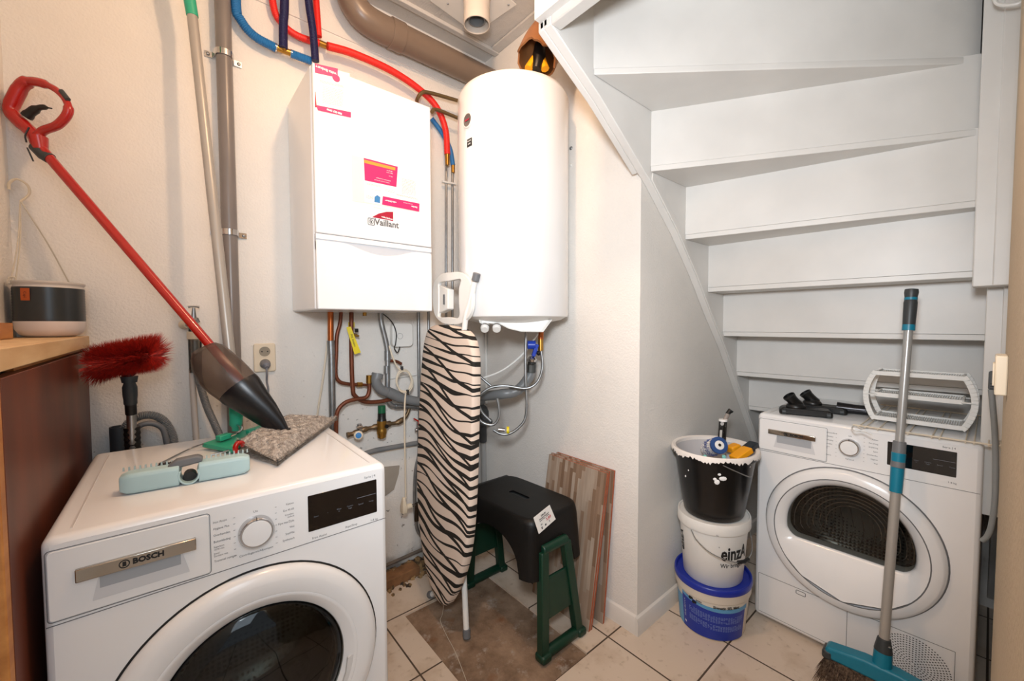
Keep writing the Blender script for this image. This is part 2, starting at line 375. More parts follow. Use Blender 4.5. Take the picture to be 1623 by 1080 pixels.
# stairwell panels that close the stair above its boards
struct('wall_stairwell', MB().bx(.826, .85, -.07, YS + .012, 2.075, CZ).bx(.85, XH, YS - .012, YS + .012, 2.075, CZ).prism([(.85, 2.076), (.85, 2.06), (XH, 1.77), (XH, 2.076)], YS - .012, YS + .012, 'y'), M_stair, smooth=0)
struct('trim_1', MB().bx(-.334, XH, YB - .006, YB, 2.43, CZ), M_wall, smooth=0)
struct('trim_2', MB().bx(-.334, XH, YB - .13, YB - .10, CZ - .018, CZ).bx(XH - .05, XH, YS, YB - .13, CZ - .012, CZ), M_ceil, bevel=.003)
struct('trim_3', MB().bx(1.30, XH, 1.03, 1.06, CZ - .012, CZ).bx(.98, 1.0, 1.25, YB - .13, CZ - .003, CZ), M_ceil, bevel=.002)
def bboard(x0, y0, x1, y1, nx, ny, name):
    m = MB(); h, t = .072, .013
    prof = [(0, 0), (t, 0), (t, h - .02), (t * .6, h - .006), (.0, h)]
    m.loft([[V((x0 + nx * p, y0 + ny * p, z)) for p, z in prof], [V((x1 + nx * p, y1 + ny * p, z)) for p, z in prof]])
    struct(name, m, M_trim, smooth=30)
bboard(XH, YS, XH, YB, -1, 0, 'baseboard_alcove'); bboard(XH - .013, YS, 2.6, YS, 0, -1, 'baseboard_stair')

# ------------------------------------------------------------------ winding stair seen from below
st = thing('staircase', 'white painted winding staircase seen from underneath, with boxed steps and newel post', 'staircase', (1.9, .4, 0))
YI = .828
lev = [2.003, 1.785, 1.572, 1.367, 1.166, .963, .766, .56]
lx = [1.04, 1.375, 1.642, 1.857, 2.022, 2.192, 2.362, 2.53]     # back face of the riser at the left board
rx = [(1.885, .045), (1.868, .040), (1.862, .037), (1.925, .030), (2.06, .0), (2.25, -.03), (2.44, -.05), (2.58, -.05)]
for i in range(8):
    zt = lev[i - 1] if i else 2.21
    a = V((lx[i], YI, 0)); b = V((rx[i][0], rx[i][1], 0)); d = (b - a).normalized(); nrm = V((-d.y, d.x, 0))
    if nrm.x < 0: nrm = -nrm
    # riser: its back face is what one sees
    m = MB(); q = [a, b, b + nrm * .018, a + nrm * .018]
    m.prism([(p.x, p.y) for p in q], lev[i] + .001, zt + .002, 'z'); m.build('riser', M_stair, st, smooth=0)
    # tread: back edge shows as a thin lip below the riser, underside runs to the next riser down
    if i < 7: a2 = V((lx[i + 1] + .03, YI, 0)); b2 = V((rx[i + 1][0] + .03, rx[i + 1][1], 0))
    else: a2 = a + V((.06, 0, 0)); b2 = b + V((.03, 0, 0))
    e = nrm * -.004
    m = MB().prism([((a + e).x, (a + e).y), ((b + e).x, (b + e).y), (b2.x, b2.y), (a2.x, a2.y)], lev[i] - .02, lev[i], 'z'); m.build('tread', M_stair, st, bevel=.002)
# tread closing the top inside the well
m = MB().prism([(.85, YI), (lx[0] + .03, YI), (1.88, .04), (1.5, -.06), (.85, .1)], 2.21, 2.235, 'z'); m.build('tread', M_stair, st, smooth=0)
# outer board (follows the wall, then crosses the alcove)
low = [(.85, 2.054), (1.076, 1.93), (1.334, 1.757), (1.376, 1.731), (1.574, 1.571), (1.74, 1.41), (1.889, 1.244), (2.04, 1.09), (2.2, .90), (2.479, .565), (2.6, .40)]
top = [(2.6, .75), (2.4, 1.05), (2.1, 1.45), (1.8, 1.85), (1.5, 2.2), (.85, 2.3)]
m = MB().prism(low + top, YI, YS - .0005, 'y'); m.build('stringer', M_stair, st, bevel=.003)
m = MB(); lo2 = low[:3]
m.prism(lo2 + [(1.334, 1.80), (.85, 2.10)], YS - .0005, YS + .022, 'y'); m.build('cover_strip', M_stair, st, bevel=.003)
m = MB().prism([(x, z + .004) for x, z in low[3:]] + [(x + .006, z + .032) for x, z in reversed(low[3:])], YI - .006, YI, 'y'); m.build('moulding', M_stair, st, bevel=.002)
m = MB().prism([(YI, 2.05), (YI, 2.30), (-.05, 2.32), (-.05, 2.05)], .85, .888, 'x'); m.build('stringer', M_stair, st, bevel=.003)
m = MB().bx(1.79, 1.86, -.033, .040, 1.31, 2.3).bx(1.783, 1.79, -.031, .002, 1.31, 2.3); m.build('newel_post', M_stair, st, bevel=.003)
m = MB().prism([(1.86, 1.60), (1.86, .86), (2.6, .05), (2.6, .8)], -.045, -.02, 'y'); m.build('stringer', M_stair, st, bevel=.002)
m = MB().bx(1.885, 1.91, -.068, .012, .62, 1.40); m.build('post_strip', M_stair, st, bevel=.002)

# ------------------------------------------------------------------ laundry machines
def front_plate(W, H, z0, cx, cz, r, y, n=72):
    """square plate with a round hole, in the x-z plane"""
    m = MB(); ang = [2 * math.pi * (k + .5) / n for k in range(n)]; rings = [[], []]
    ang = sorted(ang + [math.atan2(z - cz, x - cx) % (2 * math.pi) for x in (.012, W - .012) for z in (z0, H - .012)])
    for t in ang:
        c, s_ = math.cos(t), math.sin(t)
        kx = ((W - .012 - cx) if c > 0 else (cx - .012)) / max(abs(c), 1e-6); kz = ((H - .012 - cz) if s_ > 0 else (cz - z0)) / max(abs(s_), 1e-6); k = min(kx, kz)
        rings[0].append(V((cx + c * r, y, cz + s_ * r))); rings[1].append(V((cx + c * k, y, cz + s_ * k)))
    m.loft(rings, False); return m
def rr(x0, x1, z0, z1, r, k=4):
    o = []
    for cx, cz, a in ((x1 - r, z1 - r, 0), (x0 + r, z1 - r, 90), (x0 + r, z0 + r, 180), (x1 - r, z0 + r, 270)):
        for i in range(k + 1): t = math.radians(a + 90 * i / k); o.append((cx + r * math.cos(t), cz + r * math.sin(t)))
    return o
def outline(m, pts, y, wd=.0012, th=.0006):
    """thin seam line around a closed polygon"""
    n = len(pts)
    for i in range(n):
        a, b = pts[i], pts[(i + 1) % n]
        if abs(a[0] - b[0]) + abs(a[1] - b[1]) > 1e-5: m.bar((a[0], y, a[1]), (b[0], y, b[1]), th, wd, (0, 0, 1) if abs(a[0] - b[0]) > abs(a[1] - b[1]) else (1, 0, 0))
def machine(kind, name, label, loc, rz):
    t = thing(name, label, 'washing machine' if kind == 'w' else 'tumble dryer', loc, rz)
    L = dict(world=False); W, H, D = .6, .845, .59; cx, cz = (.305, .418) if kind == 'w' else (.290, .437); R = .258 if kind == 'w' else .25
    b = MB()
    # shell: sides, top, back with rounded top edges, open at the front hole
    b.prism(rr(0, W, .012, H, .014), .012, D, 'y')
    b.f.pop(-1 - len(rr(0, W, .012, H, .014)) - 0) if False else None
    body = MB(); prof = rr(0, W, .012, H, .016, 5); n = len(prof)
    cxx, czz = W / 2, (H + .012) / 2
    rings = [[V((cxx + (x - cxx) * s, y, czz + (z - czz) * s2)) for x, z in prof] for y, s, s2 in ((0, 1 - .024 / W, 1 - .024 / H), (.003, 1 - .010 / W, 1 - .010 / H), (.008, 1 - .003 / W, 1 - .003 / H), (.016, 1, 1), (D, 1, 1))]
    body.loft(rings, False); body.f.append([4 * n + i for i in range(n)]); body.ms.append(0)
    fp = front_plate(W, H, .024, cx, cz, .195, 0); body = merge(body, fp)
    body.build('body', M_enamel, t, smooth=35, **L)
    # pressed lines on the lid
    m = MB()
    for x in (.034, W - .034): MB().bar((x, .03, H + .0002), (x, D - .03, H + .0002), .003, .0016).build('lid_groove', mat('groove_line', '#cfcccb', .35), t, **L)
    # control strip
    f = MB()
    f.bar((.004, -.0002, .694), (W - .004, -.0002, .700), .0008, .0014); outline(f, rr(.006, .229, .7, .824, .006), -.0004)
    f.build('panel_seam', M_seam, t, **L)
    dr = MB(); pts = rr(.008, .227, .702, .822, .006); dr.prism(pts, 0, -.0025, 'y'); o = dr.build('detergent_drawer' if kind == 'w' else 'water_drawer', M_enamel, t, bevel=.001, **L)
    MB().prism([(.06, .718), (.195, .718), (.183, .766), (.07, .766)], -.0026, -.0032, 'y').build('recess', mat('recess_shade_pale', '#d3d4d6', .4), o, **L)  # flat plates; the hollow's shade is put into their two greys
    MB().prism([(.07, .738), (.182, .738), (.182, .766), (.07, .766)], -.0033, -.0036, 'y').build('recess', mat('recess_shade_dark', '#a5a9ae', .4), o, **L)
    bz = (.761, .784) if kind == 'w' else (.769, .787)
    MB().bx(.041, .206 if kind == 'w' else .196, -.011, -.0025, *bz).build('handle', mat('handle_metal', '#b9b0a4', .12, 1), o, bevel=.0015, label='polished metal handle strip', **L)
    lt = text_mb('BOSCH', .0135 if kind == 'w' else .0125, (.136, -.0116, sum(bz) / 2), (1, 0, 0), (0, 0, 1), bold=.0006)
    lg = MB().lathe([(.0075, 0), (.0075, .0006), (.0060, .0006), (.0060, 0)], (.103, -.0112, sum(bz) / 2), (0, -1, 0), 24, closed=True).bx(.1005, .1055, -.0118, -.0112, sum(bz) / 2 - .004, sum(bz) / 2 + .004)
    merge(lt, lg).build('lettering', M_inkk, o, smooth=0, **L)
    # knob
    kx, kz = (.308, .762) if kind == 'w' else (.2935, .77); kr = .033 if kind == 'w' else .030
    k = MB().lathe([(kr, 0), (kr, .012), (kr - .003, .0165), (kr - .006, .0165)], (kx, -.0005, kz), (0, -1, 0), 40).build('programme_knob', M_chrome, t, **L)
    MB().lathe([(kr - .006, .0165), (kr - .0065, .017), (.0, .018)], (kx, -.0005, kz), (0, -1, 0), 40).build('knob_face', M_enamel, k, **L)
    MB().bx(kx - .0006, kx + .0006, -.0182, -.013, kz + kr - .006, kz + kr + .0006).build('pointer', M_inkk, k, **L)
    # display
    X0, X1, Z0, Z1 = (.411, .573, .7235, .8085) if kind == 'w' else (.391, .547, .735, .8125)
    d = MB().prism(rr(X0, X1, Z0, Z1, .002), 0, -.0012, 'y').build('display', M_blackg, t, bevel=.0004, **L)
    ic = MB(); zz = (Z0 + Z1) / 2 - .006
    ic.bx(X1 - .05, X1 - .003, -.0015, -.0013, zz + .012, zz + .0132)
    tx = [text_mb(s_, .0052, (X0 + .017 + i * .026, -.0015, zz - .004), (1, 0, 0), (0, 0, 1)) for i, s_ in enumerate(('Start', '*', 'Klaar\nin', 'Centri-\nfuge', 'Speed', 'Temp'))]
    merge(ic, *tx).build('display_marks', mat('display_ink', '#6c7078', .5), d, smooth=0, **L)
    # printing
    T = [text_mb('Serie | 4', .0085, ((X1 - .017, -.0005, Z1 + .0105)), (1, 0, 0), (0, 0, 1)), text_mb('1-8 kg' if kind == 'w' else '1-8 kg', .0075, (X1 - .008, -.0005, Z0 - .0185), (1, 0, 0), (0, 0, 1))]
    if kind == 'w':
        T += [text_mb('AquaStop', .0075, (.508, -.0005, .708), (1, 0, 0), (0, 0, 1)), text_mb('Iron Assist', .0075, (.435, -.0005, .706), (1, 0, 0), (0, 0, 1))]
        le = ['Iron Assist', 'Hygiene Plus', 'Overhemden', 'Buitenkleding', 'Superkort\n15/30 min', 'Jeans/\nDonkere was', 'Trommel reinigen']; ri = ['Katoen', 'Eco 40-60', 'Kreukher-\nstellend', 'Fijne was/Zijde', 'Wol', 'Snel/Mix', 'Synthetisch']
    else:
        le = ['Kreukherstellend', 'Handdoeken', 'Sportkleding', 'Dekbedden', 'Superkort\n40 min', 'Mix', 'Tijd warm']; ri = ['Katoen', 'Kast droog', 'Strijkdroog', 'Sport', 'Overhemden', 'Hygiene', 'Wol']
    for side, lst in ((-1, le), (1, ri)):
        for i, s_ in enumerate(lst):
            z = kz + .040 - i * .0135; x0 = kx + side * .074
            T.append(text_mb(s_, .0066 if '\n' not in s_ else .0054, (x0, -.0005, z), (1, 0, 0), (0, 0, 1), 'LEFT' if side < 0 else 'RIGHT', sx=.8))
            l = MB(); l.bx(*sorted((kx + side * .0365, kx + side * .0400)), -.0006, -.0002, z - .0003, z + .0003); T.append(l)
    T += [text_mb('Uit', .007, (kx, -.0005, kz + kr + .009), (1, 0, 0), (0, 0, 1)), text_mb('Centrifugeren/Afpompen' if kind == 'w' else 'Tijd koud', .0062, (kx, -.0005, kz - kr - .0135), (1, 0, 0), (0, 0, 1))]
    merge(*T).build('lettering', M_ink, t, smooth=0, **L)
    # door
    ax = (0, -1, 0); c = (cx, 0, cz)
    MB().lathe([(R + .0035, -.0002), (R + .0035, .0006), (R - .002, .0006)], c, ax, 72).build('door_gap', M_inkk if kind == 'w' else M_seam, t, **L)
    if kind == 'w':
        door = MB().lathe([(R - .001, 0), (R, .004), (R - .003, .013), (R - .010, .020), (R - .024, .0245), (R - .026, .0245), (.207, .027), (.205, .0255), (.203, .0265), (.197, .024), (.180, .010), (.1755, .006)], c, ax, 90).build('door_ring', M_enamel, t, smooth=50, **L)
        MB().lathe([(.177, .0085), (.173, .006), (.168, .012), (.14, .020), (.08, .026), (.0, .028)], c, ax, 72).build('door_glass', G_dark, door, smooth=60, **L)
        MB().lathe([(.1735, .001), (.165, -.004), (.160, -.02), (.172, -.06)], c, ax, 60).build('rubber_gasket', M_dgrey, t, **L)
        gp = MB().lathe([(.16, .0), (.135, -.06), (.11, -.085), (.0, -.10)], c, ax, 60); gp.build('glass_bowl', glass('bowl_glass', '#c0c3c0', .02), door, smooth=60, **L)
        MB().prism([(.487, .395), (.531, .405), (.531, .375), (.525, .318), (.470, .33), (.482, .36)], -.017, -.0235, 'y').build('door_grip', mat('grip_white', '#dadada', .3), door, **L)
    else:
        door = MB().lathe([(R - .001, 0), (R, .006), (R - .004, .020), (R - .012, .026), (R - .034, .029)], c, ax, 90).build('door_ring', M_enamel, t, smooth=50, **L)
        MB().lathe([(R - .034, .0292), (R - .0375, .0292)], c, ax, 72).build('ring_line', M_seam, door, **L)
        # dished face with a flat-bottomed window
        def win(s=1.):
            o_ = []; wc, wr = (cx, cz + .008), .178 * s; zb = cz - .045 - .178 * (s - 1)
            a0 = math.asin((zb + .03 - wc[1]) / wr)
            for i in range(37):
                a = a0 + (math.pi - 2 * a0) * i / 36; o_.append((wc[0] + wr * math.cos(a), wc[1] + wr * math.sin(a)))
            x0 = wc[0] + wr * math.cos(a0)
            for k in range(1, 6): u = k / 5; o_.append((wc[0] - (x0 - wc[0]) + .035 * u ** 1.3, zb + .03 - .03 * math.sin(u * math.pi / 2)))
            for k in range(1, 8): u = k / 8; o_.append((wc[0] - (x0 - wc[0]) * (1 - 2 * u) - 0 + .035 * (1 - 2 * u), zb))
            for k in range(5, 0, -1): u = k / 5; o_.append((x0 - .035 * u ** 1.3, zb + .03 - .03 * math.sin(u * math.pi / 2)))
            return o_
        w0, w1 = win(), win(1.05); nn = len(w0); cc = (cx, cz)
        outer = []
        for x, z in w1: a = math.atan2(z - cc[1], x - cc[0]); outer.append((cc[0] + (R - .0365) * math.cos(a), cc[1] + (R - .0365) * math.sin(a)))
        m = MB(); m.loft([[V((x, -.029, z)) for x, z in outer], [V((x + (cc[0] - x) * .03, -.026, z + (cc[1] - z) * .03)) for x, z in outer], [V((x, -.014, z)) for x, z in w1], [V((x, .0, z)) for x, z in w0], [V((x, .035, z)) for x, z in w0]], False)
        m.build('door_face', M_enamel, door, smooth=60, **L)
        m = MB(); m.add([V((x, -.006, z)) for x, z in w0], [list(range(nn))]); m.build('door_glass', G_dark, door, smooth=0, **L)
        bm_ = MB()
        for k in range(6):
            s_ = .95 - k * .1; bm_.tube([V((x * s_ + cx * (1 - s_), .05 + .012 * k, z * s_ + (cz + .02) * (1 - s_) - .01)) for x, z in w0], .0016, 6, closed=True)
        for k in range(9):
            x = cx - .12 + .03 * k; bm_.tube([V((x, .06, cz + .1 - abs(k - 4) * .012)), V((x, .12, cz + .0)), V((x, .06, cz - .035))], .0014, 6, sm=4)
        bm_.build('basket_wires', M_chrome, door, **L)  # added basket wires standing in for rack-like reflections in the window
        # hatch and vent
        f = MB(); f.bar((.016, -.0004, .188), (.3, -.0004, .190), .0008, .0014); f.bar((.3, -.0004, .190), (.56, -.0004, .196), .0008, .0014); f.bar((.3, -.0004, .19), (.3, -.0004, .015), .0008, .0014, (1, 0, 0))
        f.bar((.56, -.0004, .196), (.56, -.0004, .03), .0008, .0014, (1, 0, 0)); f.bar((.016, -.0004, .188), (.016, -.0004, .03), .0008, .001, (1, 0, 0)); f.bar((.016, -.0004, .03), (.56, -.0004, .03), .0008, .001)
        f.build('service_hatch_seam', M_seam, t, **L)
        tb = MB(); outline(tb, rr(.146, .176, .167, .181, .003), -.0006, .0018); tb.build('hatch_latch', M_ink, t, **L)
        g = MB(); gc = (.468, .098)
        for k in range(1, 13):
            rad = .0072 * k; nn = max(5, int(6.0 * k))
            for j in range(nn):
                a = 2 * math.pi * (j + .5 * (k % 2)) / nn; x, z = gc[0] + rad * math.cos(a), gc[1] + rad * math.sin(a)
                if z > .03: g.add([V((x + .0023 * math.cos(q) , -.0006, z + .0018 * math.sin(q))) for q in [math.pi / 3 * i for i in range(6)]], [list(range(6))])
        g.build('air_vent', M_inkk, t, smooth=0, **L)
    # drum
    m = MB().lathe([(.195, 0), (.196, -.05), (.235, -.06), (.235, -.33), (.20, -.36), (.0, -.37)], c, ax, 64); m.build('drum', M_drum, t, **L)
    for k in range(3):
        a = 2 * math.pi * k / 3 + .4; p = V((cx + .215 * math.cos(a), .1, cz + .215 * math.sin(a))); q = p + V((0, .2, 0)); MB().bar(p, q, .03, .05, (math.cos(a), 0, math.sin(a))).build('drum_paddle', M_steel, t, bevel=.008, **L)
    for x in (.05, W - .05):
        for y in (.05, D - .05): MB().cyl((x, y, 0), (x, y, .014), .02).build('foot', M_dgrey, t, **L)
    return t
machine('w', 'washing_machine', 'white front-loading washing machine in the foreground beside the dark wooden cabinet', (-.174, 1.017, 0), math.radians(-.6))
machine('d', 'tumble_dryer', 'white tumble dryer with flat-bottomed window standing under the stairs', (1.819, .603, 0), math.radians(-90.4))

# ------------------------------------------------------------------ boiler
bo = thing('gas_boiler', 'white wall-hung gas boiler with pink stickers, above the washing machine', 'boiler', (.61, 1.655, 1.258))
x0, x1, y0, y1, z0, z1 = .388, .832, 1.479, 1.829, 1.258, 2.077
m = MB().bx(x0, x1, y0 + .022, y1, z0, z1); m.build('casing', M_enamel, bo, bevel=.006)
zs = 1.493
m = MB().bx(x0 + .003, x1 - .003, y0, y0 + .021, zs + .024, z1 - .001); m.build('upper_panel', M_enamel, bo, bevel=.004)
fl = MB(); nq = 20
up_ = [(x0 + .003, zs)] + [(x0 + .003 + (x1 - x0 - .006) * k / nq, zs - .030 * max(0, math.sin(math.pi * min(1, max(0, (k / nq - .22) / .62)))) ** 1.2) for k in range(nq + 1)]
fl.prism([(x0 + .003, z0 + .001), (x1 - .003, z0 + .001)] + [p for p in reversed(up_[1:])], y0, y0 + .021, 'y'); fl.build('lower_flap', M_enamel, bo, bevel=.004)
MB().bx(x0 + .003, x1 - .003, y0 + .006, y0 + .0222, zs - .034, zs + .0235).build('grip_recess', mat('boiler_recess', '#c3c8cf', .4), bo, bevel=.002)
MB().bx(x0 + .003, x1 - .003, y0 + .002, y0 + .0062, zs + .004, zs + .022).build('panel_lip', M_enamel, bo, bevel=.0015)
yf = y0 - .0006
def BF(px, py): p = PY(px, py, y0); return p.x, p.z
def quad(pts, y=None, th=.0006):
    y = yf if y is None else y
    return MB().prism([BF(*p) for p in pts], y, y + th, 'y')
c5 = lambda s, ox, oy, *pts: [(ox + a / s, oy + b / s) for a, b in pts]
K = lambda *p: c5(8.307, 540, 240, *p)
K4 = lambda *p: c5(5.796, 440, 60, *p)
# inspection card in a clear pocket
pk = thing('card_pocket', 'clear pocket with pink and white service card, stuck on the boiler front', 'card', (.70, y0 - .001, 1.55))
quad(K((145, 50), (1035, 270), (1030, 800), (155, 655)), yf - .0004).build('pocket', mat('pocket_film', '#efe6dc', .25), pk, smooth=0)
cdp = quad(K((300, 88), (1033, 272), (1030, 795), (312, 668)), yf - .0012).build('card', M_paper, pk, smooth=0)
yc = yf - .0020
quad(K((300, 88), (748, 205), (730, 472), (315, 385)), yc).build('printed_panel', M_mag, cdp, smooth=0)
quad(K((305, 112), (715, 218), (712, 255), (308, 155)), yc - .0006).build('printed_stripe', M_orange, cdp, smooth=0)
quad(K((552, 592), (1033, 690), (1030, 797), (540, 703)), yc).build('printed_band', M_mag, cdp, smooth=0)
quad(K((442, 600), (478, 578), (518, 605), (515, 685), (440, 668)), yc).build('house_symbol', M_bluep, cdp, smooth=0)
U = ((-1, 0, 0), (0, 0, -1))      # the cards hang upside down
def btext(body, px, py, size, y, bold=0, al='CENTER', sx=1): x, z = BF(px, py); return text_mb(body, size, (x, y, z), *U, al, bold, sx)
p_ = K((655, 662), (965, 735), (810, 700))
merge(btext('volta limburg', *p_[0], .0085, yc - .0007, .0003), btext('Service', p_[1][0], p_[1][1], .0085, yc - .0007, .0004), btext('energie en warmte', *K((880, 690))[0], .005, yc - .0007)).build('lettering', M_inkw, cdp, smooth=0)
ls = [btext('onderhoud en storingen', *K((560, 375))[0], .0058, yc - .0007), btext('088 027 09', *K((640, 262))[0], .005, yc - .0007), btext('dag en nacht', *K((640, 290))[0], .005, yc - .0007), btext('bel ons', *K((655, 335))[0], .005, yc - .0007), btext('bij een storing aan uw toestel', *K((540, 400))[0], .0048, yc - .0007)]
merge(*ls).build('lettering', M_inkw, cdp, smooth=0)
sm = MB()
def lines(m, a, b, c_, d, n, y, wgt=.0009):
    """rows of tiny print between two pixel edges"""
    for i in range(n):
        u = (i + .5) / n; x_l, z_l = BF(a[0] + (c_[0] - a[0]) * u, a[1] + (c_[1] - a[1]) * u); x_r, z_r = BF(b[0] + (d[0] - b[0]) * u, b[1] + (d[1] - b[1]) * u); x_ = x_l
        while x_ < x_r:
            ww = random.uniform(.003, .009); k = (x_ - x_l) / (x_r - x_l + 1e-6); z_ = z_l + (z_r - z_l) * k; m.bx(x_, min(x_r, x_ + ww), y, y + .0003, z_ - wgt / 2, z_ + wgt / 2); x_ += ww + .0018
lines(sm, *K((800, 350), (985, 395), (800, 560), (985, 590)), 11, yc - .0004)
lines(sm, *K((730, 560), (1005, 620), (730, 580), (1005, 645)), 2, yc - .0004); lines(sm, *K((340, 415), (525, 455), (340, 440), (525, 480)), 2, yc - .0004); lines(sm, *K((390, 495), (525, 520), (390, 505), (525, 530)), 1, yc - .0004); lines(sm, *K((580, 490), (710, 520), (580, 530), (710, 560)), 2, yc - .0004)
lines(sm, *K((335, 575), (425, 600), (335, 620), (425, 640)), 3, yc - .0004)
sm.build('fine_print', mat('fine_print', '#b9837f', .6), cdp, smooth=0)
# service sticker top left
sk = thing('service_sticker', 'white and pink service sticker upside down in the top left corner of the boiler', 'sticker', (.43, y0 - .001, 1.95))
sc_ = quad(K4((338, 240), (660, 330), (672, 735), (348, 665)), yf - .0002, .0004).build('sheet', mat('sticker_film', '#f4efe6', .3), sk, smooth=0)
quad(K4((338, 236), (552, 285), (550, 368), (342, 322)), yf - .0012).build('printed_panel', M_mag, sk, smooth=0)
quad(K4((350, 618), (672, 685), (672, 735), (370, 668)), yf - .0012).build('printed_band', M_mag, sk, smooth=0)
cx_, cz_ = BF(*K4((537, 372))[0]); MB().lathe([(.0125, 0), (.0125, .0006), (0, .0006)], (cx_, yf - .0008, cz_), (0, -1, 0), 24).build('printed_dot', M_mag, sk, smooth=0)
quad(K4((343, 495), (348, 500), (358, 640), (343, 640)), yf - .001).build('printed_edge', M_dred, sk, smooth=0)
merge(btext('volta limburg', *K4((445, 300))[0], .0125, yf - .0021, .0004), btext('088 027 0999', *K4((520, 680))[0], .009, yf - .0021, .0004)).build('lettering', M_inkw, sk, smooth=0)
sm = MB(); lines(sm, *K4((388, 385), (605, 440), (388, 410), (605, 460)), 2, yf - .0008); lines(sm, *K4((412, 435), (600, 480), (412, 600), (598, 635)), 11, yf - .0008, .0006)
sm.build('fine_print', mat('fine_print_orange', '#e0a184', .6), sk, smooth=0)
# maker's mark and dealer triangle
quad(K((410, 868), (500, 820), (600, 797), (690, 798), (690, 920), (620, 903)), yf).build('dealer_mark', M_dred, bo, smooth=0)
x_, z_ = BF(*K((612, 880))[0]); text_mb('volta limburg', .0085, (x_, yf - .0007, z_), (1, 0, -.08), (0, 0, 1), bold=.0003).build('lettering', M_inkw, bo, smooth=0)
xa, za = BF(*K((447, 935))[0]); xb, zb = BF(*K((722, 978))[0]); za = (za + zb) / 2
t1 = text_mb('Vaillant', .033, (xa, yf - .0002, za + .0015), (1, 0, 0), (0, 0, 1), 'LEFT', .0007, .96)
xq, zq = BF(*K((402, 935))[0]); e_ = MB(); outline(e_, rr(xq - .012, xq + .012, za - .012, za + .012, .004), yf - .0002, .0022)
e_.lathe([(.0085, 0), (.0085, .0004), (.007, .0004), (.007, 0)], (xq, yf, za), (0, -1, 0), 20, closed=True).ball((xq, yf - .0002, za - .001), .0035, .0004, .0045, 10).bar((xq - .0025, yf - .0002, za + .003), (xq - .0035, yf - .0002, za + .008), .001, .0016).bar((xq + .0025, yf - .0002, za + .003), (xq + .0035, yf - .0002, za + .008), .001, .0016)
merge(t1, e_).build('lettering', mat('maker_grey', '#5d5d5e', .5), bo, smooth=0)
x_, z_ = BF(*K((525, 755))[0]); text_mb('www.warmte-installatie.nl', .005, (x_, yf, z_), (1, 0, -.02), (0, 0, 1)).build('lettering', mat('faint_orange', '#e8b28a', .6), bo, smooth=0)

# ------------------------------------------------------------------ water heater
HC = V((1.122, 1.312, 0)); HR = .2285; hz0, hz1 = 1.235, 2.135
wh = thing('water_heater', 'tall white cylindrical electric water heater hanging on the alcove wall', 'water heater', (HC.x, HC.y, hz0))
m = MB().lathe([(0, hz1 + .004), (HR * .8, hz1 + .002), (HR - .018, hz1 - .002), (HR - .006, hz1 - .009), (HR, hz1 - .026), (HR, hz0 + .006), (HR - .003, hz0), (HR - .008, hz0)], (HC.x, HC.y, 0), n=96); m.build('tank_casing', M_enamel, wh, smooth=50)
m = MB().lathe([(HR - .008, hz0), (HR - .03, hz0 - .012), (HR * .5, hz0 - .03), (0, hz0 - .035)], (HC.x, HC.y, 0), n=96); m.build('bottom_dome', M_white, wh, smooth=60)
ca = MB(); fwd = (V((0, 0, 0)) - HC).normalized(); sid = V((-fwd.y, fwd.x, 0)); CM = Matrix((( -sid.x, -fwd.x, 0, HC.x), (-sid.y, -fwd.y, 0, HC.y), (0, 0, 1, 0), (0, 0, 0, 1)))
# local frame: +x to the right as seen, -y towards the viewer
fx = MB(CM if CM.determinant() > 0 else CM @ Matrix.Diagonal((-1, 1, 1, 1)))
flip = -1 if CM.determinant() < 0 else 1
sgn = 1 if (PD(850, 500, dep(HC)) - HC).dot((fx.M.to_3x3() @ V((1, 0, 0)))) > 0 else -1
prof = [(-.140, hz0 - .012), (.155, hz0 - .012), (.118, hz0 - .062), (.03, hz0 - .060), (-.02, hz0 - .048), (-.06, hz0 - .028), (-.135, hz0 - .026)]
prof = [(x * sgn, z) for x, z in prof]
rings = []
for y, s_ in ((-.135, .90), (-.15, .97), (-.10, 1.), (.10, 1.)):
    rings.append([V((x * s_, y, hz0 - .012 + (z - hz0 + .012) * s_)) for x, z in prof])
fx.loft(rings); fx.build('control_cover', M_white, wh, smooth=45, bevel=.003)
for k, xx in enumerate((-.112, -.066)):
    kb = MB(fx.M); kb.lathe([(.0, .024), (.014, .024), (.0165, .019), (.018, .0), ], (xx * sgn, -.135, hz0 - .036), (0, -.75, -.66), 28); kk = kb.build('dial', M_white, wh)
    kb = MB(fx.M); kb.lathe([(.0185, .004), (.0185, .011), (.0172, .011)], (xx * sgn, -.135, hz0 - .036), (0, -.75, -.66), 28); kb.build('chrome_ring', M_chrome, kk)
# round gauge and label on the casing
def onheater(px, py, off=.001):
    d = ray(px, py); dx, dy = d.x, d.y; A = dx * dx + dy * dy; Bq = -2 * (dx * HC.x + dy * HC.y); Cq = HC.x ** 2 + HC.y ** 2 - (HR + off) ** 2
    t = (-Bq - math.sqrt(max(0, Bq * Bq - 4 * A * Cq))) / (2 * A); p = CAM + d * t; n_ = V((p.x - HC.x, p.y - HC.y, 0)).normalized(); return p, n_
p, n_ = onheater(742, 191)
g = MB().lathe([(.0285, -.006), (.0285, .003), (.0265, .005), (.0235, .005)], p, n_, 36).build('gauge_bezel', M_white, wh)
MB().lathe([(.0235, .0045), (0, .0045)], p, n_, 36).build('gauge_face', mat('gauge_face', '#6d6561', .25, .3), g)
MB().bar(p + n_ * .006 + V((0, 0, .003)), p + n_ * .006 + V((0, 0, -.003)), .026, .0006, n_).build('gauge_mark', M_dred, g)
p, n_ = onheater(744, 226); tg = n_.cross(V((0, 0, 1)))
MB().bar(p + V((0, 0, .0145)), p - V((0, 0, .0145)), .030, .001, n_).build('label_plate', M_inkk, wh)
if tg.dot(CR) < 0: tg = -tg
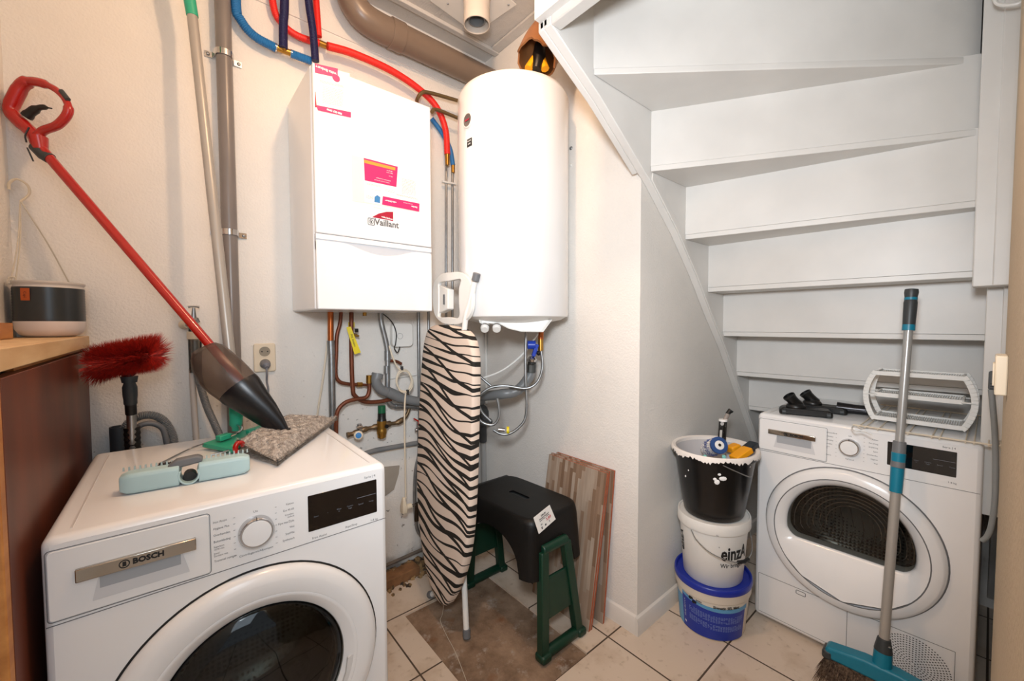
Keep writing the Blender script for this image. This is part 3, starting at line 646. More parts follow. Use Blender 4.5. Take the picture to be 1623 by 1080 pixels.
merge(text_mb('BLACK', .0075, p + n_ * .0012 + V((0, 0, .006)), tg, (0, 0, 1), bold=.0002), text_mb('LINE', .0075, p + n_ * .0012 - V((0, 0, .005)), tg, (0, 0, 1), bold=.0002)).build('lettering', M_inkw, wh, smooth=0)

# ------------------------------------------------------------------ ceiling pipes
r = .056; Yp = 1.735
pa, pb = PY(618, 50, Yp), PY(753, 121, Yp); zc = (pa.z + pb.z) / 2 + .004
bp = thing('brown_duct', 'thick brown-grey plastic duct running under the ceiling behind the boiler and heater', 'duct', (1, Yp, zc))
MB().tube([(.80, Yp, zc), (1.358, Yp, zc)], r, 28).build('straight_pipe', M_brown, bp)
MB().tube([(.81, Yp, zc), (.72, Yp, zc), (.655, Yp, zc + .015), (.615, Yp, zc + .06), (.60, Yp, zc + .13)], r, 28, sm=6).build('elbow', M_brown, bp)
MB().tube([(.775, Yp, zc), (.835, Yp, zc)], r + .0045, 28).build('coupling', M_brown, bp, bevel=.002)
# broken elbow stub above the heater
eb = thing('broken_duct_elbow', 'broken brown duct elbow with torn rim above the water heater', 'duct', (1.28, 1.1, 2.55))
D0 = dep((1.24, 1.07, 2.3))
pe = [PD(908, 22, D0 + .04), PD(888, 42, D0 + .02), PD(863, 70, D0), PD(850, 96, D0 - .03)]
pe[0].z = min(pe[0].z, CZ - .005)
m = MB(); P_ = catmull(pe, 6); rings = []; re_ = .078
for i, p in enumerate(P_):
    a = P_[max(0, i - 1)]; b = P_[min(len(P_) - 1, i + 1)]; d = (b - a).normalized(); u = (V((0, 0, 1)) - d * d.z).normalized(); q = d.cross(u)
    rings.append([p + (u * math.cos(t) + q * math.sin(t)) * re_ + (d * (.010 * math.sin(5 * t) + .006 * math.sin(11 * t + 1)) if i == len(P_) - 1 else V((0, 0, 0))) for t in [2 * math.pi * k / 36 for k in range(36)]])
inner = [[p + (q - p) * .91 for q in rg] for p, rg in zip(P_, rings)]
m.loft(rings + inner[::-1], False); m.build('elbow', mat('broken_duct_brown', '#8a5a33', .4, var=.15, vscale=12), eb, smooth=60)
m = MB(); 
p0 = P_[-1]; 
m = MB().tube([P_[-4] + V((0, 0, .03)), P_[-2] + CR * .005, p0 + CR * .0 - CU * .035], [.02, .026, .018], 10); m.build('black_tube', M_black, eb)
for sgn_, a_ in ((-1, .030), (1, .034)):
    MB().tube([P_[-3] + CR * (sgn_ * .012), p0 + CR * (sgn_ * a_) - CU * .032], [.010, .016], 8).build('yellow_tube', M_yel, eb)
# roof vent stub
vt = thing('ceiling_vent', 'round double-walled vent pipe on a square plate in the ceiling', 'vent', (1.05, 1.47, CZ))
vc = V((1.047, 1.462, 0)); Z1 = ZA(754, 40, vc.x, vc.y)
MB(Matrix.Translation((1.188, 1.673, 0)) @ Matrix.Rotation(math.radians(8), 4, 'Z')).bx(-.27, 0, -.27, 0, CZ - .006, CZ).build('plate', M_white, vt, bevel=.003)
MB().lathe([(.075, CZ - .006), (.062, CZ - .02), (.056, CZ - .045), (.054, Z1 + .05), (.056, Z1 + .045), (.056, Z1), (.0525, Z1), (.0525, CZ - .03)], vc, n=40).build('outer_pipe', mat('vent_cream', '#d8cfc4', .4), vt)
MB().lathe([(.036, CZ), (.036, Z1 + .018), (.033, Z1 + .018), (.033, CZ)], vc, n=32).build('inner_pipe', M_pvc, vt)
MB().lathe([(.052, CZ - .03), (0, CZ - .03)], vc, n=24).build('vent_back', M_dgrey, vt)
for px, py in ((710, 6), (806, 8)):
    p = PZ(px, py, CZ - .008); MB().ball(p, .005, .005, .003, 8).build('screw', M_steel, vt)

# ------------------------------------------------------------------ hoses above the boiler
def wall_run(name, pts, Y, r, m, label, cat, n=10, sm=6, corr=None, group=None):
    P_ = [PY(p[0], p[1], p[2] if len(p) > 2 else Y) for p in pts]
    if pts[0][1] < -30: P_[0].z = CZ      # runs up to the ceiling
    return single(name, MB().tube(P_, r, n, sm=sm, corr=corr), m, label, cat, group)
wall_run('corrugated_hose', [(378, -40), (374, 5), (382, 32), (403, 57), (437, 76)], 1.79, .0155, M_blueh, 'light blue ribbed hose curving down from the ceiling to a brass tee', 'hose', corr=(.006, .06))
wall_run('corrugated_hose', [(461, 85), (494, 97, 1.78)], 1.79, .0145, M_blueh, 'short light blue ribbed hose between the brass tee and the boiler top', 'hose', sm=0, corr=(.006, .06))
wall_run('corrugated_hose', [(451, -40), (451, 5), (449, 40), (449, 76)], 1.775, .0150, M_navy, 'straight dark navy hose dropping onto the brass tee', 'hose', corr=(.005, .05))
wall_run('corrugated_hose', [(486, -40), (489, 0), (496, 50), (500, 97)], 1.755, .0140, M_navy, 'dark navy hose dropping behind the boiler top edge', 'hose', corr=(.005, .05))
tee = thing('brass_tee', 'brass tee joining the light blue and navy hoses', 'pipe fitting', PY(450, 80, 1.79))
MB().tube([PY(437, 75, 1.79), PY(463, 85, 1.79)], .0115, 14).build('run', M_brass, tee); MB().tube([PY(450, 80, 1.79), PY(449, 74, 1.78)], .012, 12).build('branch', M_brass, tee)
for a in (437, 461): 
    q = PY(a, 75 + (a - 437) * .4, 1.79); MB().tube([q - V((.003, 0, 0)), q + V((.003, 0, 0))], .0145, 12).build('crimp_ring', M_chrome, tee)
wall_run('red_hose', [(426, -40), (433, 8), (448, 38), (470, 56), (500, 67), (506, 68)], 1.80, .0130, M_redh, 'red hose curving down behind the navy hoses to a brass coupling', 'hose', corr=(.006, .03))
wall_run('red_hose', [(500, -40), (501, 0), (505, 58)], 1.79, .0125, M_redh, 'short red hose dropping vertically from the ceiling beside the navy hose', 'hose', sm=0, corr=(.006, .03))
wall_run('brass_coupling', [(506, 68), (520, 74)], 1.795, .012, M_brass, 'brass coupling between the two red hoses', 'pipe fitting', sm=0)
wall_run('red_hose', [(519, 73), (560, 85), (620, 112), (665, 142), (692, 170), (706, 205), (709, 245)], 1.768, .0150, M_redh, 'long red hose sweeping over the boiler and down beside the heater', 'hose', n=14, corr=(.006, .025))
wall_run('blue_hose', [(684, 188), (700, 210), (713, 235), (718, 262)], 1.81, .0115, M_blueh, 'blue hose emerging from behind the boiler beside the red hose', 'hose', corr=(.006, .03))
wall_run('brass_coupling', [(709, 244), (709, 262)], 1.768, [.013, .011, .014, .010], M_brass, 'brass coupling under the end of the long red hose', 'pipe fitting', sm=2)
wall_run('brass_coupling', [(718, 260), (718, 274)], 1.81, .0095, M_brass, 'small brass coupling under the end of the blue hose', 'pipe fitting', sm=0)
wall_run('thin_wall_pipe', [(707, 262), (707, 540)], 1.805, .0065, M_steel, 'thin painted pipe running down from the red hose coupling', 'pipe', sm=0)
wall_run('thin_wall_pipe', [(717, 272), (717, 540)], 1.815, .0060, M_steel, 'thin painted pipe running down from the blue hose coupling', 'pipe', sm=0)
single('pipe_clip', MB().bar(PY(701, 288, 1.80), PY(722, 292, 1.80), .012, .008), M_white, 'small white clip holding the two thin pipes', 'clip')
wall_run('bronze_loop', [(661, 170, 1.70), (661, 158), (668, 148), (680, 147), (730, 161)], 1.738, .0085, M_bronze, 'upper bronze pipe looping from the boiler towards the heater', 'pipe', n=14)
wall_run('bronze_loop', [(684, 178), (692, 174), (730, 189)], 1.738, .0085, M_bronze, 'lower bronze pipe running from the boiler towards the heater', 'pipe', n=14)

# ------------------------------------------------------------------ left part of the back wall
wp = thing('wall_pipe', 'tall grey-brown plastic pipe clamped vertically to the back wall', 'pipe', (.18, 1.795, 0))
MB().tube([(.182, 1.795, 0), (.182, 1.795, CZ)], .0245, 24).build('pipe', M_greybrown, wp)
for py in (86, 368):
    z = ZA(356, py, .182, 1.79); c_ = MB()
    arc = [V((.182 + .0275 * math.cos(t), 1.795 - .0275 * math.sin(t), z)) for t in [math.pi * k / 12 for k in range(13)]]
    path = [V((.128, 1.826, z))] + [V((.150, 1.824, z))] + list(reversed(arc)) + [V((.214, 1.824, z)), V((.238, 1.826, z))]
    rg = []
    for i, p in enumerate(path):
        a = path[max(0, i - 1)]; b = path[min(len(path) - 1, i + 1)]; d = (b - a).normalized(); n_ = V((d.y, -d.x, 0)); rg.append([p + n_ * .001 + V((0, 0, .010)), p - n_ * .001 + V((0, 0, .010)), p - n_ * .001 - V((0, 0, .010)), p + n_ * .001 - V((0, 0, .010))])
    cl = c_.loft(rg).build('pipe_clamp', M_chrome, wp)
    for x in (.137, .229): MB().ball((x, 1.823, z), .006, .004, .006, 10).build('screw', M_steel, cl)
# mop pole
g0, g1, g2 = PY(293, -45, 1.70), PY(305, 26, 1.70), PY(373, 640, 1.55)
mo = thing('flat_mop', 'grey-poled mop with green grip and green clip frame, standing on the washing machine', 'mop', g2)
MB().tube([g1 - (g1 - g0).normalized() * .005, g1 + (g2 - g1) * .9985], [.0145, .0155], 18).build('pole', M_lgrey, mo)
MB().tube([g0, g1], [.018, .017, .0165], 18).build('grip', M_mint, mo, bevel=.001)
sw = MB().tube([PD(374, 628, dep(g2)), PD(375, 650, dep(g2)), PD(374, 668, dep(g2)), PD(373, 683, dep(g2))], [.016, .020, .018, .010], 18, sm=3).build('swivel', M_mint, mo)
zt = .846
def T3(px, py, z): return PZ(px, py, z)
m = MB(); a_, b_, c_, d_ = T3(319, 706, .852), T3(352, 690, .86), T3(430, 668, .87), T3(432, 678, .862)
pl = [T3(320, 703, .866), T3(366, 688, .874), T3(436, 667, .880), T3(448, 676, .876), T3(385, 700, .866), T3(368, 712, .862)]
m.loft([[p for p in pl], [p - V((0, 0, .012)) for p in pl]]); fr_ = m.build('clip_plate', M_mint, mo, bevel=.002)
MB().bar(T3(345, 696, .878), T3(364, 690, .880), .022, .016).build('plate_rib', M_mint, mo, bevel=.003); MB().bar(T3(392, 686, .880), T3(412, 680, .882), .018, .014).build('plate_rib', M_mint, mo, bevel=.003)
MB().tube([T3(366, 692, .880), T3(378, 686, .886), T3(383, 678, .890), T3(376, 674, .890)], .0035, 8, sm=4).build('steel_hook', M_chrome, mo)
MB().tube([T3(322, 704, .866), T3(300, 712, .852), T3(262, 731, .849), T3(254, 736, .849), T3(290, 733, .849)], .0022, 8, sm=5).build('wire_frame', M_steel, mo)
MB().tube([T3(370, 712, .858), T3(350, 718, .855), T3(334, 722, .853)], .0022, 8, sm=4).build('wire_frame', M_steel, mo)
MB().tube([T3(410, 676, .872), T3(440, 664, .87), T3(456, 660, .87), T3(470, 664, .868)], .0022, 8, sm=4).build('wire_frame', M_steel, mo)
# fluffy mop cover
def fluffy():
    A, B, C_, D_ = T3(379, 706, .872), T3(440, 738, .848), T3(531, 668, .850), T3(455, 659, .882)
    D_ = V((D_.x, min(D_.y, 1.60), .865)); m = MB(); nu, nv = 40, 22; random.seed(3); g = []
    for i in range(nu + 1):
        row = []
        for j in range(nv + 1):
            u, v = i / nu, j / nv; e0 = A.lerp(D_, u); e1 = B.lerp(C_, u); p = e0.lerp(e1, v)
            th = .032 * min(1, 6 * min(u, 1 - u, v, 1 - v) + .25); p = V((p.x, p.y, max(p.z, .847) + th * (1 + .12 * math.sin(u * 40) * math.sin(v * 24)))) 
            row.append(p)
        g.append(row)
    vs = [p for r_ in g for p in r_]; W_ = nv + 1
    m.add(vs, [(i * W_ + j, (i + 1) * W_ + j, (i + 1) * W_ + j + 1, i * W_ + j + 1) for i in range(nu) for j in range(nv)])
    bs = [V((p.x, p.y, .8465)) for p in vs]; m.add(bs, [(i * W_ + j + 1, (i + 1) * W_ + j + 1, (i + 1) * W_ + j, i * W_ + j) for i in range(nu) for j in range(nv)])
    for _ in range(14000):
        u, v = random.random(), random.random()
        if random.random() < .3: u = random.choice((0, 1)) if random.random() < .4 else u; v = random.choice((0, 1)) if random.random() < .8 else v
        p = A.lerp(D_, u).lerp(B.lerp(C_, u), v); edge = min(u, 1 - u, v, 1 - v) < .02
        p = V((p.x, p.y, max(p.z, .847) + (random.uniform(0, .015) if edge else .032 * min(1, 6 * min(u, 1 - u, v, 1 - v) + .25) - .002)))
        out = (p - A.lerp(D_, .5).lerp(B.lerp(C_, .5), .5)); out.z = 0; out = out.normalized()
        d = (V((random.uniform(-1, 1), random.uniform(-1, 1), random.uniform(.0, .7))) + (out * 1.2 if edge else V((0, 0, .0)))).normalized() * random.uniform(.006, .014 if edge else .009)
        q = p + d; q.z = max(q.z, .8465); s_ = V((-d.y, d.x, 0)).normalized() * .0009; m.add([p - s_, p + s_, q], [(0, 1, 2)])
    return m
n = N('fluffy_grey', .95); n.col(n.mix(n.ramp(n.noise(90, 4, rough=.7), .35, .65), '#8a8078', '#cfc6bc')); n.bump(n.noise(200, 3), .8, .004)
single('mop_cover', fluffy(), n.m, 'fluffy grey microfibre mop cover lying on the back corner of the washing machine', 'mop cover', smooth=0)
rc = T3(379, 709, .872)
single('red_clip', MB().tube([rc + V((-.006, -.004, -.012)), rc + V((-.009, -.004, 0)), rc + V((-.004, -.002, .011)), rc + V((.006, .002, .010)), rc + V((.010, .004, .0))], .0065, 10, sm=4), M_red, 'small red plastic clip between the pale blue brush and the mop cover', 'clip')
# pale blue broom head
bh = thing('pale_blue_brush_head', 'pale blue comb-toothed broom head lying on the washing machine lid', 'broom head', (.03, 1.18, zt), math.radians(-5))
Mx = dict(world=False)
for s0, s1 in ((-.116, -.017), (.017, .116)):
    ringz = []; k_ = 8
    for i in range(k_ + 1):
        u = i / k_; x = s0 + (s1 - s0) * u; e = (u if s0 < 0 else 1 - u); sc = 1 - .28 * (1 - min(1, e * 5)) ** 2
        ringz.append([V((x, -.021 * sc * a + .0, .0225 + .0220 * sc * b)) for a, b in ((1, -.75), (.8, -1), (-.8, -1), (-1, -.7), (-1, .75), (-.75, 1), (.75, 1), (1, .7))])
    MB().loft(ringz).build('bar', M_lblue, bh, bevel=.003, segs=3, **Mx)
ri = MB(); a0, a1 = math.radians(150), math.radians(390)
ou = [V((.0195 * math.cos(t), -.0215, .021 + .0215 * math.sin(t))) for t in [a0 + (a1 - a0) * k / 18 for k in range(19)]]
inn = [V((p.x * .82, p.y, .021 + (p.z - .021) * .82)) for p in ou]
ri.loft([ou + inn[::-1], [p + V((0, .045, 0)) for p in ou + inn[::-1]]]).build('socket', M_lblue, bh, bevel=.001, **Mx)
for k in range(26):
    x = -.112 + k * .00896
    if abs(x) > .022: MB().prism([(x - .0017, .044), (x + .0017, .044), (x + .0013, .052), (x - .0013, .052)], .012, .016, 'y').build('tooth', mat('tooth_blue_grey', '#b4c3c2', .45), bh, smooth=0, **Mx)
MB(Matrix.Rotation(math.radians(-8), 4, 'Y')).prism([(-.030, .040), (.030, .040), (.033, .050), (.024, .058), (-.014, .060), (-.032, .050)], -.012, .010, 'y').build('clamp', M_grey, bh, bevel=.004, **Mx)
MB().cyl((0, -.006, .012), (0, .02, .012), .0125, n=16).build('plug', M_black, bh, **Mx)
bs = thing('black_comb_brush', 'small black toothed comb lying behind the pale blue broom head', 'comb', T3(275, 736, .846))
q0, q1 = T3(252, 738, .850), T3(300, 733, .850); MB().bar(q0, q1, .018, .007).build('back', M_black, bs, bevel=.002)
for k in range(12): p = q0.lerp(q1, (k + .5) / 12); MB().bar(p + V((0, -.006, .001)), p + V((0, -.016, .010)), .0022, .002).build('tooth', M_black, bs, smooth=0)

# stick vacuum leaning from the washer lid to the wall
TIP = PZ(449, 689, .874); HC0 = PY(68, 238, 1.73)
ax_ = (HC0 - TIP)
def axd(px):
    lo, hi = -0.2, 1.3
    def pxof(t): p = TIP + ax_ * t - CAM; return 811.5 + FPX * p.dot(CR) / p.dot(CF)
    for _ in range(50):
        mid = (lo + hi) / 2
        if pxof(mid) > px: lo = mid
        else: hi = mid
    return dep(TIP + ax_ * lo)
sv = thing('stick_vacuum', 'red long-handled sweeper with smoky bin and black nozzle, leaning over the washing machine', 'stick vacuum', TIP)
MB().tube([PD(66, 236, axd(66)), PD(402, 628, axd(402))], .0125, 20).build('tube', M_red, sv)
MB().tube([PD(57, 232, axd(60)), PD(70, 246, axd(72)), PD(80, 252, axd(80))], [.016, .0155, .015], 18).build('collar', M_dgrey, sv, bevel=.001)
dh = axd(58); hp = [(60, 222), (48, 208), (28, 190), (17, 175), (24, 155), (38, 133), (58, 130), (85, 140), (104, 158), (108, 178), (92, 198), (68, 208), (58, 222)]
hr = [.014, .016, .017, .016, .017, .016, .012, .0085, .0085, .011, .011, .011, .013]
MB().tube([PD(a, b, dh) for a, b in hp], [x for x in hr], 16, sm=6, flat=1).build('handle', M_red, sv)
MB().tube([PD(60, 218, dh), PD(64, 238, dh + .002)], [.021, .016], 16).build('neck', M_red, sv)
MB().tube([PD(42, 185, dh), PD(52, 176, dh), (PD(66, 170, dh)), PD(82, 172, dh)], [.013, .011, .007, .002], 10, sm=3).build('trigger', M_black, sv)
MB().tube([PD(97, 144, dh - .006), PD(108, 158, dh - .006)], [.006, .0085, .006], 10, sm=0).build('soft_pad', M_dgrey, sv)
ct = MB().tube([PD(46, 202, dh - .022), PD(40, 215, dh - .024), PD(42, 226, dh - .02)], .002, 6, sm=4); merge(ct, MB().tube([PD(43, 234, dh - .02), PD(53, 256, dh - .01)], .0018, 6)).build('cable_tie', M_black, sv)
def pxloft(sec, n=28, flat=.8):
    rg = []
    for (lx_, ly, rx_, ry_, f_) in sec:
        d = axd((lx_ + rx_) / 2); a, b = PD(lx_, ly, d), PD(rx_, ry_, d); c_ = (a + b) / 2; u = (b - a) / 2; q = ax_.normalized().cross(u.normalized()).normalized() * u.length * f_
        rg.append([c_ + u * math.cos(t) + q * math.sin(t) for t in [2 * math.pi * k / n for k in range(n)]])
    return rg
bsec = [(306, 562, 340, 543, .7), (307, 573, 352, 547, .85), (312, 590, 362, 556, .9), (325, 612, 378, 570, .9), (338, 624, 390, 582, .9), (354, 636, 402, 594, .85)]
MB().loft(pxloft(bsec)).build('dust_bin', G_bin, sv, smooth=50)
nsec = [(353, 635, 402, 593, .85), (358, 640, 407, 598, .84), (378, 652, 420, 618, .8), (402, 668, 436, 640, .7), (425, 682, 449, 662, .6), (440, 690, 458, 681, .5)]
MB().loft(pxloft(nsec)).build('nozzle', M_blackg if False else mat('black_satin', '#131316', .3), sv, smooth=50)
MB().loft(pxloft([(438, 688, 459, 679, .8), (444, 693, 462, 687, 1.6)], 12)).build('suction_mouth', M_black, sv)

# planter with cord
pc = V((-.253, 1.742, 0)); pr = .0705
po = thing('hanging_planter', 'dark grey and white hanging planter with cord, standing on the wooden cabinet', 'planter', (pc.x, pc.y, 1.173))
MB().lathe([(0, 1.173), (.045, 1.173), (.060, 1.180), (.0685, 1.195), (pr, 1.217)], pc, n=48).build('base', mat('planter_white', '#ddd2cc', .4), po, smooth=60)
prof = [(pr - .001, 1.217)] + [(pr - .001 + (.0006 if k % 2 else 0), 1.219 + k * .0038) for k in range(24)] + [(pr - .001, 1.311)]
MB().lathe(prof, pc, n=48).build('body', mat('planter_dark_grey', '#2c3032', .3), po)
MB().lathe([(pr - .001, 1.311), (pr - .003, 1.316), (pr - .001, 1.320), (pr + .001, 1.322), (pr + .001, 1.327), (pr - .004, 1.328), (pr - .006, 1.3), (.02, 1.29), (0, 1.29)], pc, n=48).build('rim', mat('planter_rim', '#cfc8c0', .35), po, smooth=50)
a_ = math.atan2(-pc.y, -pc.x) - math.radians(38); n_ = V((math.cos(a_), math.sin(a_), 0)); lp = pc + n_ * (pr + .0008)
MB().bar(lp + V((0, 0, 1.306)), lp + V((0, 0, 1.273)), .020, .001, n_).build('leather_label', mat('orange_leather', '#b5521c', .6), po)
tg = n_.cross(V((0, 0, 1))); text_mb('Capi', .009, lp + n_ * .0009 + V((0, 0, 1.289)), (0, 0, -1), tg if tg.dot(CR) > 0 else -tg).build('lettering', M_inkk, po, smooth=0)
hk = PY(32, 318, 1.78)
kn = pc + V((-.066, -.02, 1.325)); k3 = pc + V((.035, .045, 1.328))
for q in (kn, kn + V((.006, .01, .002)), k3): MB().tube([q, q.lerp(hk, .5) + V((.004, 0, 0)), hk], .0016, 6, sm=5).build('cord', M_str, po)
MB().tube([kn + V((-.004, 0, .010)), kn + V((.006, 0, .012)), kn + V((.008, 0, -.002)), kn + V((-.006, 0, -.006)), kn + V((-.004, 0, .010))], .002, 6, sm=4).build('cord_knot', M_str, po)
MB().tube([PY(14, 300, 1.79), PY(15, 290, 1.785), PY(27, 284, 1.78), PY(44, 294, 1.78), PY(46, 308, 1.78), PY(32, 320, 1.78)], [.0035, .0035, .003, .003, .003, .003], 8, sm=5).build('hook', M_cream, po)
# cabinet
cb = thing('wooden_cabinet', 'dark varnished wooden cabinet with pale pine top against the left wall', 'cabinet', (-.26, 1.4, 0))
MB().bx(-.212, -.192, .955, 1.828, 0, 1.126).build('side_panel', M_wood, cb, bevel=.001)
MB().bx(-.333, -.187, .90, 1.828, 1.137, 1.172).build('top_board', M_pine, cb, bevel=.002)
MB().bx(-.333, -.206, 1.1, 1.828, 1.126, 1.137).build('top_batten', M_pineo, cb)
MB().bx(-.27, -.1925, .930, .955, 0, 1.137).build('front_stile', M_pineo, cb, bevel=.002)
MB().bx(-.333, -.212, 1.80, 1.828, 0, 1.126).build('back_panel', M_wood, cb); 
single('wood_block', MB().bx(-.332, -.297, 1.20, 1.60, 1.1725, 1.212), M_pineo, 'small orange-brown wooden block on the cabinet top beside the planter', 'wood block', bevel=.002)
# red cobweb brush
bd = thing('cobweb_brush', 'red bristled ceiling brush standing behind the washing machine', 'brush', (-.096, 1.72, 0))
bx_ = PY(205, 600, 1.63); br_ = random.Random(5); m = MB(); R_ = V((_s, -_c, 0)); U_ = V((0, 0, 1)); Fh = F0
cen = PY(199, 567, 1.62)
for k in range(8000):
    # strands fan out from a short core to a wide soft box
    t = br_.uniform(-1, 1); a = br_.uniform(0, 2 * math.pi); core = cen + R_ * (t * .070) + U_ * (-.008 + t * .012)
    ux = t * 1.0 + br_.gauss(0, .16); ux = max(-1.12, min(1.12, ux)); lo_ = .050 + .010 * br_.random() if abs(ux) < .85 else .05 * max(.35, (1.5 - abs(ux)))
    end = cen + R_ * (ux * .092) + (U_ * math.sin(a) * .060 + Fh * math.cos(a) * .055) * br_.uniform(.86, 1.04) + U_ * (ux * .016) + V((0, 0, -.012 if ux < -.8 and math.sin(a) < 0 else 0))
    mid = core.lerp(end, .5) + V((br_.gauss(0, .003), br_.gauss(0, .003), br_.gauss(0, .003))); sd = (end - core).cross(CF).normalized() * .0008
    m.add([core - sd, core + sd, mid - sd, mid + sd, end], [(0, 1, 3, 2), (2, 3, 4)])
n = N('red_bristle', .55); n.col(n.mix(n.ramp(n.noise(120, 2), .35, .65), '#8e150c', '#cf2a1a')); M_bris = n.m
m.build('bristles', M_bris, bd, smooth=0); bd.children[0]['kind'] = 'stuff'
MB().tube([cen + V((0, 0, -.02)), bx_ + V((0, 0, .01))], [.012, .016], 12).build('bristle_core', M_black, bd)
MB().tube([bx_ + V((0, 0, .006)), bx_ - V((0, 0, .012))], [.020, .017], 16).build('bristle_collar', M_dgrey, bd)
MB().tube([PY(205, 602, 1.63), PY(206, 620, 1.64), PY(207, 640, 1.65)], [.0135, .017, .0155], 16, sm=3).build('ferrule', M_dgrey, bd)
MB().tube([PY(207, 640, 1.65), PY(208, 656, 1.66)], .0135, 16).build('threaded_end', M_black, bd)
MB().tube([PY(208, 656, 1.66), V((-.092, 1.70, .30))], .0115, 16).build('pole', M_alu, bd); MB().tube([PY(209, 677, 1.672), V((-.090, 1.705, .02))], [.019, .021], 16, corr=(.016, .05)).build('grip', M_black, bd)
# standpipe with drain hose
sp = thing('drain_standpipe', 'dark grey drain pipe open at the top behind the washing machine', 'pipe', (-.125, 1.79, 0))
zz = ZA(190, 676, -.125, 1.79)
MB().lathe([(.024, 0), (.024, zz), (.021, zz), (.021, .3)], (-.125, 1.79, 0), n=28).build('pipe', M_pvcd, sp)
wall_run('drain_hose', [(192, 712, 1.79), (193, 694, 1.79), (203, 672, 1.79), (222, 660, 1.785), (243, 659, 1.78), (260, 668, 1.78), (272, 688, 1.78), (277, 715, 1.78)], 1.78, .0125, M_pvc, 'ribbed grey drain hose arching out of the dark standpipe', 'hose', n=14, corr=(.005, .09))
wall_run('hose_guide', [(214, 681, 1.765), (226, 673, 1.765), (243, 672, 1.765), (258, 680, 1.765), (264, 700, 1.765), (266, 715, 1.765)], 1.765, .0085, M_grey, 'smooth grey hose guide under the ribbed drain hose', 'hose guide', n=12)
# tap with filter bottle
tp = thing('water_tap', 'old brass water tap with clear hose coupling, half hidden behind the red tube', 'tap', PY(306, 512, 1.80))
cxy = PY(306, 512, 1.80); P = lambda x, y, Y=1.79: PY(x, y, Y)
MB().tube([P(291, 515, 1.829), P(298, 515, 1.80)], [.016, .012], 16).build('wall_rosette', M_cream, tp)
MB().tube([P(296, 515, 1.805), P(309, 508, 1.79), P(313, 512, 1.79)], [.009, .012, .009], 12, sm=4).build('tap_body', M_steel, tp)
MB().tube([P(307, 505), P(307, 488)], [.008, .004], 12).build('spindle', M_steel, tp)
MB().tube([P(298, 487), P(302, 486), P(311, 486), P(316, 487)], [.0045, .003, .003, .0045], 8).build('cross_handle', M_steel, tp)
MB().tube([P(303, 512), P(303, 526)], .0075, 12).build('spout', M_black, tp)
MB().tube([P(308, 526), P(308, 538)], .021, 20).build('cap', M_cream, tp, bevel=.002)
MB().tube([P(309, 538), P(310, 590)], [.0195, .018], 20).build('clear_cylinder', G_clear, tp); MB().tube([P(309, 540), P(310, 588)], [.011, .010], 16).build('inner_cartridge', M_lgrey, tp)
wall_run('white_supply_pipe', [(304, 585, 1.80), (307, 640, 1.80), (312, 712, 1.80)], 1.80, .0090, mat('pipe_white', '#cfc4ba', .4), 'straight white supply pipe below the water tap', 'pipe', sm=0, n=14)
wall_run('supply_hose', [(312, 585, 1.785), (318, 612, 1.785), (328, 645, 1.785), (340, 672, 1.78), (352, 700, 1.78)], 1.78, .0115, M_pvc, 'ribbed grey supply hose curving down from the water tap', 'hose', n=14, corr=(.005, .05))
# socket
def socket(name, cpx, label, two=True):
    c_ = PY(*cpx, 1.83); t = thing(name, label, 'socket', (c_.x, 1.829, c_.z))
    m = MB().prism(rr(c_.x - .037, c_.x + .037, c_.z - .055, c_.z + .055, .008), 1.829, 1.8185, 'y'); pl_ = m.build('plate', M_cream, t, bevel=.003)
    for dz in (.024, -.024):
        q = V((c_.x, 1.8183, c_.z + dz)); rc_ = MB().lathe([(.0205, 0), (.0205, .0015), (.019, .0015), (.019, -.0)], q, (0, -1, 0), 28).build('outlet', M_cream, t)
        MB().lathe([(.0188, .0003), (.0, .0003)], q, (0, -1, 0), 24).build('well', mat('outlet_well', '#8d8474', .5), rc_, smooth=0)
        for dx in (-.0095, .0095): MB().cyl(q + V((dx, -.0004, 0)), q + V((dx, -.0008, 0)), .0025, n=10).build('pin_hole', M_inkk, rc_)
    return c_
sc0 = socket('double_wall_socket', (419, 567), 'cream double wall socket with a grey plug, right of the tall wall pipe')
pg = thing('plug_with_cable', 'grey plug and cable in the lower outlet of the cream socket', 'plug', sc0 + V((0, -.02, -.06)))
q = V((sc0.x, 1.817, sc0.z - .024)); MB().tube([q + V((0, -.001, 0)), q + V((0, -.022, -.002)), q + V((0, -.034, -.012))], [.0165, .014, .008], 16, sm=3).build('plug', M_gcable, pg)
MB().tube([q + V((0, -.030, -.008)), q + V((0, -.032, -.035)), PY(423, 605, 1.80), PY(425, 622, 1.80), PY(418, 640, 1.80), PY(410, 690, 1.79), PY(408, 720, 1.78)], .0038, 8, sm=6).build('cable', M_gcable, pg)

# ------------------------------------------------------------------ pipework under the boiler
W1 = 1.79
def pipe(name, pts, Y, r, m, label, cat='pipe', n=12, sm=0, **k): return wall_run(name, pts, Y, r, m, label, cat, n=n, sm=sm, **k)
g = thing('gas_pipe', 'galvanised riser with bright copper upper end, leftmost of the pipes under the boiler', 'pipe', PY(525, 660, 1.78))
MB().tube([PY(524, 488, 1.78), PY(524, 547, 1.78)], .0115, 16).build('copper_end', M_copperb, g)
MB().tube([PY(524, 540, 1.78), PY(525, 562, 1.78)], .0150, 16).build('press_fitting', M_steel, g, bevel=.001)
MB().tube([PY(525, 560, 1.78), PY(528, 720, 1.78)], .0135, 16).build('riser', M_steel, g)
pipe('cream_cable', [(520, 490), (519, 540), (512, 600), (504, 650), (500, 690)], 1.80, .0038, M_cable, 'cream cable hanging left of the galvanised riser', 'cable', 8, 6)
